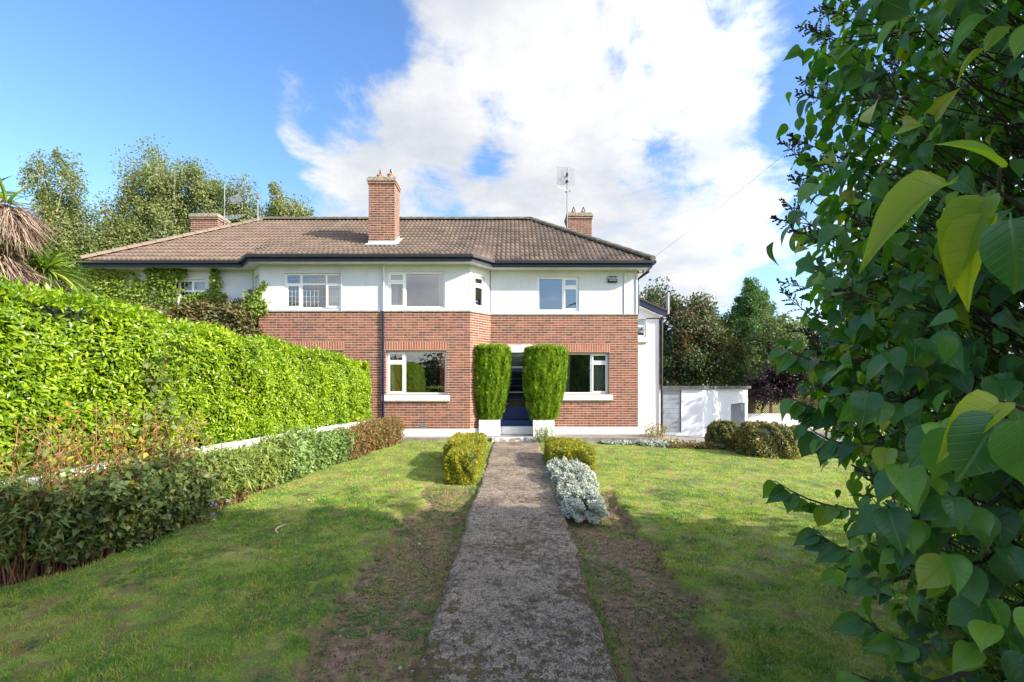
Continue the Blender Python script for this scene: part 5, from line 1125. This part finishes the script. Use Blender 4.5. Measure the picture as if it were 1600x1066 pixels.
# side sprays reaching out of the bush
S = SC()
def spray(p0, p1, n_, sz_, sag=.08):
    b = MB(); p0 = Vector(p0); p1 = Vector(p1); pts = [p0.lerp(p1, f)+Vector((0, 0, -sag*math.sin(f*math.pi*.7))) for f in np.linspace(0, 1, 7)]; b.tube(pts, [.007, .006, .005, .0045, .004, .003, .002], 5); b.build('branch', 'twig', lil)
    for i in range(n_):
        f = .25+.75*(i+.5)/n_; j = min(5, int(f*6)); p = pts[j].lerp(pts[j+1], f*6-j); d = (p1-p0).normalized(); sd_ = 1 if i % 2 else -1
        s_ = d.cross(Vector((0, 0, 1))).normalized()*sd_
        S.add(LILAC if i % 3 else LILAC2, [tuple(p)], [tuple(s_*.5+d*.5+Vector((0, 0, -.75))+Vector([random.gauss(0, .2) for _ in range(3)]))], [tuple(Vector((-.3, -.6, .6))+Vector([random.gauss(0, .25) for _ in range(3)]))], [sz_*random.uniform(.75, 1.2)])
spray(P(1380, 800, 1.7), P(1210, 728, 2.0), 15, .075); spray(P(1400, 870, 1.6), P(1270, 800, 1.8), 14, .08); spray(P(1420, 900, 1.5), P(1310, 860, 1.7), 12, .08)
spray(P(1500, 1010, 1.35), P(1340, 930, 1.5), 14, .075); spray(P(1520, 1050, 1.3), P(1330, 1020, 1.45), 13, .07); spray(P(1360, 560, 1.8), P(1225, 520, 1.95), 15, .08); spray(P(1360, 630, 1.8), P(1240, 600, 1.95), 13, .08)
spray(P(1420, 120, 1.6), P(1318, 45, 1.75), 11, .10); spray(P(1400, 430, 1.6), P(1290, 400, 1.75), 11, .09); spray(P(1380, 690, 1.6), P(1260, 640, 1.8), 13, .08)
for (px, py, d) in ((1350, 580, 1.2), (1400, 690, 1.1), (1380, 760, 1.15), (1480, 740, 1.05), (1470, 830, 1.1), (1530, 900, 1.1), (1380, 520, 1.25), (1550, 560, 1.1), (1460, 620, 1.0), (1560, 820, 1.05), (1440, 500, 1.2)):
    spray(P(px+90, py+30, d+.2), P(px, py-15, d), 7, .085)
S.build('outer_leaves', 'lilac', lil, True)
# near backlit leaves; sunlight through them is put into a yellower colour
S = SC()
def nl(px, py, d, axv, nv, ln, tp_=LILAC3): S.add(tp_, [tuple(P(px, py, d))], [axv], [nv], [ln])
D0 = .74
nl(1497, 283, D0, (-.85, .1, -.35), (-.3, -.55, .75), .135); nl(1548, 300, D0, (-.55, .0, -.75), (-.7, -.5, .4), .12); nl(1560, 325, D0-.02, (-.45, .2, -.8), (-.8, -.3, .4), .12)
nl(1572, 268, D0-.04, (-.55, .0, .45), (-.1, -.6, .8), .09, LILAC); nl(1572, 625, .72, (-.75, -.1, -.35), (.1, -.5, .9), .10)
S.build('yellow_leaves', 'lilacyellow', lil, True)
S = SC()
nl(1578, 332, D0-.06, (.05, -.1, -1), (-.5, -.8, .2), .10, LILAC); nl(1595, 250, D0-.05, (.4, 0, -.3), (-.2, -.6, .8), .10, LILAC); nl(1560, 640, .70, (-.5, -.1, -.8), (-.3, -.85, .5), .105, LILAC); nl(1590, 645, .66, (.1, -.1, -1), (-.5, -.7, .3), .095, LILAC); nl(1480, 660, .8, (-.1, 0, -1), (-.3, -.9, .3), .09, LILAC)
S.build('near_leaves', 'lilac', lil, True)
b = MB(); b.tube([P(1620, 345, D0+.1), P(1590, 320, D0), P(1560, 300, D0), P(1562, 262, D0-.02)], [.004, .0035, .003, .002], 6); b.build('branch', 'twig', lil); b = MB(); b.tube([P(1640, 660, .8), P(1590, 635, .72), P(1560, 625, .72)], [.004, .003, .002], 6); b.build('branch', 'twig', lil)

# street side behind the camera: hedge, trees and lamp that the window panes mirror, and the tree that shades the lawn
tree('garden_tree', 'broad leafy tree beside the lilac, outside the right edge of the view', 'tree', (8.2, .6, -.5), [(7.6, .6, 4.0, 2.0, 2.2, 2.4), (7.4, 2.3, 2.8, 1.6, 1.6, 2.0), (7.6, -1.2, 4.4, 2.0, 2.0, 2.4), (7.0, 3.7, 1.4, 1.2, 1.2, 1.3)], 260, 15000, .24, 'darktree', 'bark', .5, .9, .3, .2, tp=OVAL)
tree('street_tree', 'dark rounded tree on the far side of the road behind the camera', 'tree', (-9, -18, -.9), [(-9, -18, 2.2, 4, 2.5, 2.2), (-14, -18, 3.5, 3, 3, 3)], 120, 9000, .4, 'darktree', 'bark', .7, .9, .3, .2, group='trees across the road')
tree('street_tree', 'dark broad tree behind the camera left of the street lamp', 'tree', (-2, -18, -.9), [(-3, -19, 2.0, 4, 2.5, 1.9), (3, -18, 2.0, 4, 2.5, 1.8)], 120, 9000, .4, 'darktree', 'bark', .7, .9, .3, .2, group='trees across the road')
tree('street_tree', 'broad tree behind the camera right of the street lamp', 'tree', (10, -18, -.9), [(10, -18, 2.5, 5, 3, 2.4), (17, -17, 4, 5, 3, 4)], 120, 9000, .4, 'darktree', 'bark', .7, .9, .3, .2, group='trees across the road')
fh = thing('front_hedge', 'clipped green hedge along the street behind the camera', 'hedge', (0, -3.5, -.5))
S = SC(); N = 9000; x = rng.uniform(-6, 12, N); z = -.5+1.9*rng.random(N); top = rng.random(N) < .3; z = np.where(top, 1.4, z); y = np.where(top, -3.9+.8*rng.random(N), -3.1+rng.normal(size=N)*.05)
kx = np.abs(x) > .9; leaves(S, LAUR, np.stack([x, y, z], 1)[kx], np.tile([[0, .7, .6]], (kx.sum(), 1)), .16, .9, 0, .4); S.build('foliage', 'laurel', fh)
b = MB(); b.box(-6, -.95, -3.9, -3.2, -.6, 1.35); b.box(.95, 12, -3.9, -3.2, -.6, 1.35); b.build('dark_core', 'core', fh)
sl = thing('street_lamp', 'tall grey street lamp with a curved arm behind the camera', 'street lamp', (4.3, -8, -.7))
b = MB(); b.tube([(4.3, -8, -.7), (4.3, -8, 7.2), (4.4, -8, 7.8), (4.7, -8, 8.1), (5.1, -8, 8.2)], [.09, .06, .05, .045, .04], 8); b.build('pole', 'grey', sl)
b = MB(); b.box(5.0, 5.6, -8.12, -7.88, 8.14, 8.28); b.build('lamp_head', 'grey', sl, bevel=.03)

# ------------------------------------------------------------------ grass, weeds, stones
def on_lawn(x, y):
    ok = (np.abs(x-pathc(y)) > .70) & (y < 13.4) & (x > bed_x(y)-.15)
    for (a, c, e, f) in ((-1.4, -.6, 8.4, 11.2), (.7, 1.6, 6.5, 11)): ok &= ~((x > a) & (x < c) & (y > e) & (y < f))
    return ok
S = SC()
def blades(n, y0, y1, x0, x1, h_, w_):
    y = rng.uniform(y0, y1, n); x = rng.uniform(x0, x1, n); ok = on_lawn(x, y) & (np.abs(x) < y*1.2+.4); x, y = x[ok], y[ok]
    so_ = soil(x, y); tuft = vn(x, y, 4, 2)*.75+vn(x, y, 13, 6)*.4-.02; kp = rng.random(len(x)) < np.where(so_ > .4, np.where(tuft > .56, .75, .06), np.clip(3.2*tuft-.85, .06, 1)); x, y = x[kp], y[kp]; so_ = so_[kp]; N = len(x)
    ax = np.stack([rng.normal(size=N)*.5, rng.normal(size=N)*.5, np.ones(N)], 1); hh = h_*rng.uniform(.45, 1.3, N)*(1-.3*so_)*(.65+.7*vn(x, y, 3.3, 1))
    S.add(BLADE, np.stack([x, y, gz(x, y)-.004], 1), ax, rdir(N), np.stack([np.full(N, w_), hh, hh], 1))
blades(120000, 2.3, 4.6, -5.0, 5.5, .038, .006); blades(110000, 4.6, 7.6, -5.2, 8, .040, .009); blades(80000, 7.6, 13.4, -4.6, 10, .040, .014)
y = np.concatenate([np.linspace(2.2, 13.3, 5000)]); sd_ = rng.choice([-1, 1], len(y)); x = pathc(y)+sd_*(.70+np.abs(rng.normal(size=len(y)))*.03); kp = vn(x, y, 2.0, 11) > .5; x, y = x[kp], y[kp]; N = len(x)
S.add(BLADE, np.stack([x, y, gz(x, y)], 1), np.stack([rng.normal(size=N)*.5, rng.normal(size=N)*.5, np.ones(N)], 1), rdir(N), np.stack([np.full(N, .006), rng.uniform(.02, .06, N), rng.uniform(.02, .06, N)], 1))
props(S.build('grass', 'grass'), 'short mown grass blades over the lawn', 'grass', kind='stuff')
S = SC(); n = 22000; y = rng.uniform(2.3, 8, n); x = rng.uniform(-4.5, 4.5, n); ok = on_lawn(x, y) & (vn(x, y, 1.9, 21)+.4*vn(x, y, 6, 3)+.12*soil(x, y) > .86); x, y = x[ok], y[ok]
k = np.repeat(np.arange(len(x)), 6); th = rng.uniform(0, 6.28, len(k)); d = np.stack([np.cos(th), np.sin(th), np.full(len(k), .35)], 1)
S.add(OVAL, np.stack([x[k], y[k], gz(x[k], y[k])+.008], 1)+d*.01, d, np.tile([[.02, .01, 1.]], (len(k), 1)), rng.uniform(.012, .028, len(k)))
props(S.build('weeds', 'weed'), 'small broad-leaved weeds and clover scattered in the lawn and bare soil', 'weeds', kind='stuff')
S = SC(); n = 420; y = rng.uniform(2.4, 12, n); x = rng.uniform(-4.6, 6, n); ok = (x > bed_x(y)-.3) & ((np.abs(x-pathc(y)) > .7) | (rng.random(n) < .25)); x, y = x[ok], y[ok]; N = len(x)
S.add(OVAL, np.stack([x, y, gz(x, y)+.03+.06*(np.abs(x-pathc(y)) < .66)], 1), rng.normal(size=(N, 3))*[1, 1, .25], rng.normal(size=(N, 3))*.3+[0, 0, 1], rng.uniform(.02, .05, N))
props(S.build('fallen_leaves', 'litter'), 'small dry brown leaves fallen over the lawn and path', 'leaves', kind='stuff')
CRUMB = tpl([(1, 0, 0), (-.9, .1, 0), (0, 1, .1), (.1, -.9, 0), (0, .1, .8), (.1, 0, -.7)], [(0, 2, 4), (2, 1, 4), (1, 3, 4), (3, 0, 4), (2, 0, 5), (1, 2, 5), (3, 1, 5), (0, 3, 5)])
S = SC(); n = 60000; y = rng.uniform(2.3, 8.2, n); x = rng.uniform(-2.0, 2.3, n); so_ = soil(x, y); ok = (np.abs(x-pathc(y)) > .69) & (so_ > .35) & (vn(x, y, 3.0, 41)*.6+vn(x, y, 11, 5)*.5 > .47); x, y = x[ok], y[ok]; N = len(x)
S.add(CRUMB, np.stack([x, y, gz(x, y)+.001], 1), rdir(N), rdir(N), (.0035+.009*rng.random(N)**3)); props(S.build('soil_crumbs', 'crumb'), 'crumbly brown clods and grit on the bare earth strips', 'soil', kind='stuff')
S = SC(); n = 9000; y = rng.uniform(2.3, 8.4, n); x = rng.uniform(-2.0, 2.3, n); so_ = soil(x, y); ok = (np.abs(x-pathc(y)) > .70) & (so_ > .4) & (vn(x, y, 2.3, 51)*.7+vn(x, y, 8, 15)*.45 > .60); x, y = x[ok], y[ok]
k = np.repeat(np.arange(len(x)), 9); th = rng.uniform(0, 6.28, len(k)); d = np.stack([np.cos(th), np.sin(th), rng.uniform(.15, .9, len(k))], 1)
S.add(NARROW, np.stack([x[k], y[k], gz(x[k], y[k])+.004], 1), d, np.tile([[.02, .01, 1.]], (len(k), 1)), rng.uniform(.015, .038, len(k)))
props(S.build('moss_sprigs', 'sprig'), 'pale green sprigs and moss spreading over the bare earth strips', 'moss', kind='stuff')
# pebbles and fallen leaf
for (px, py, d, r_, lb) in ((625, 1022, 3.25, .016, 'largest pale stone lying on the soil left of the path'), (645, 1032, 3.2, .012, 'pale pebble right against the left edge of the path'), (655, 843, 5.6, .022, 'pale stone in the soil strip left of the path, furthest from the camera'), (484, 1030, 3.3, .009, 'tiny white pebble at the left side of the soil strip')):
    x = (px-800)*d/F; b = MB(); b.lathe((x, d, float(gz(x, d))), [(r_*.7, -.005), (r_*1.1, r_*.3), (r_*.8, r_*.8), (r_*.3, r_)], 7)
    props(b.build('stone', 'stonep', None, True), lb, 'stone', 'stones lying on the bare soil')
b = MB(); c = Vector(((437-800)*5.75/F, 5.75, 0)); pts = []
for k in range(9): a = -1.1+2.0*k/8; x = c.x+.13-.16*math.cos(a); y = c.y+.16*math.sin(a); pts.append((x, y, float(gz(x, y))+.03+.03*k/8))
b.tube(pts, [.003, .008, .011, .012, .012, .011, .008, .006, .002], 6); props(b.build('fallen_leaf', 'deadleaf'), 'curved straw-coloured dead leaf lying on the left lawn', 'leaf')
print('objects', len(bpy.data.objects), 'polys', sum(len(m.polygons) for m in bpy.data.meshes))
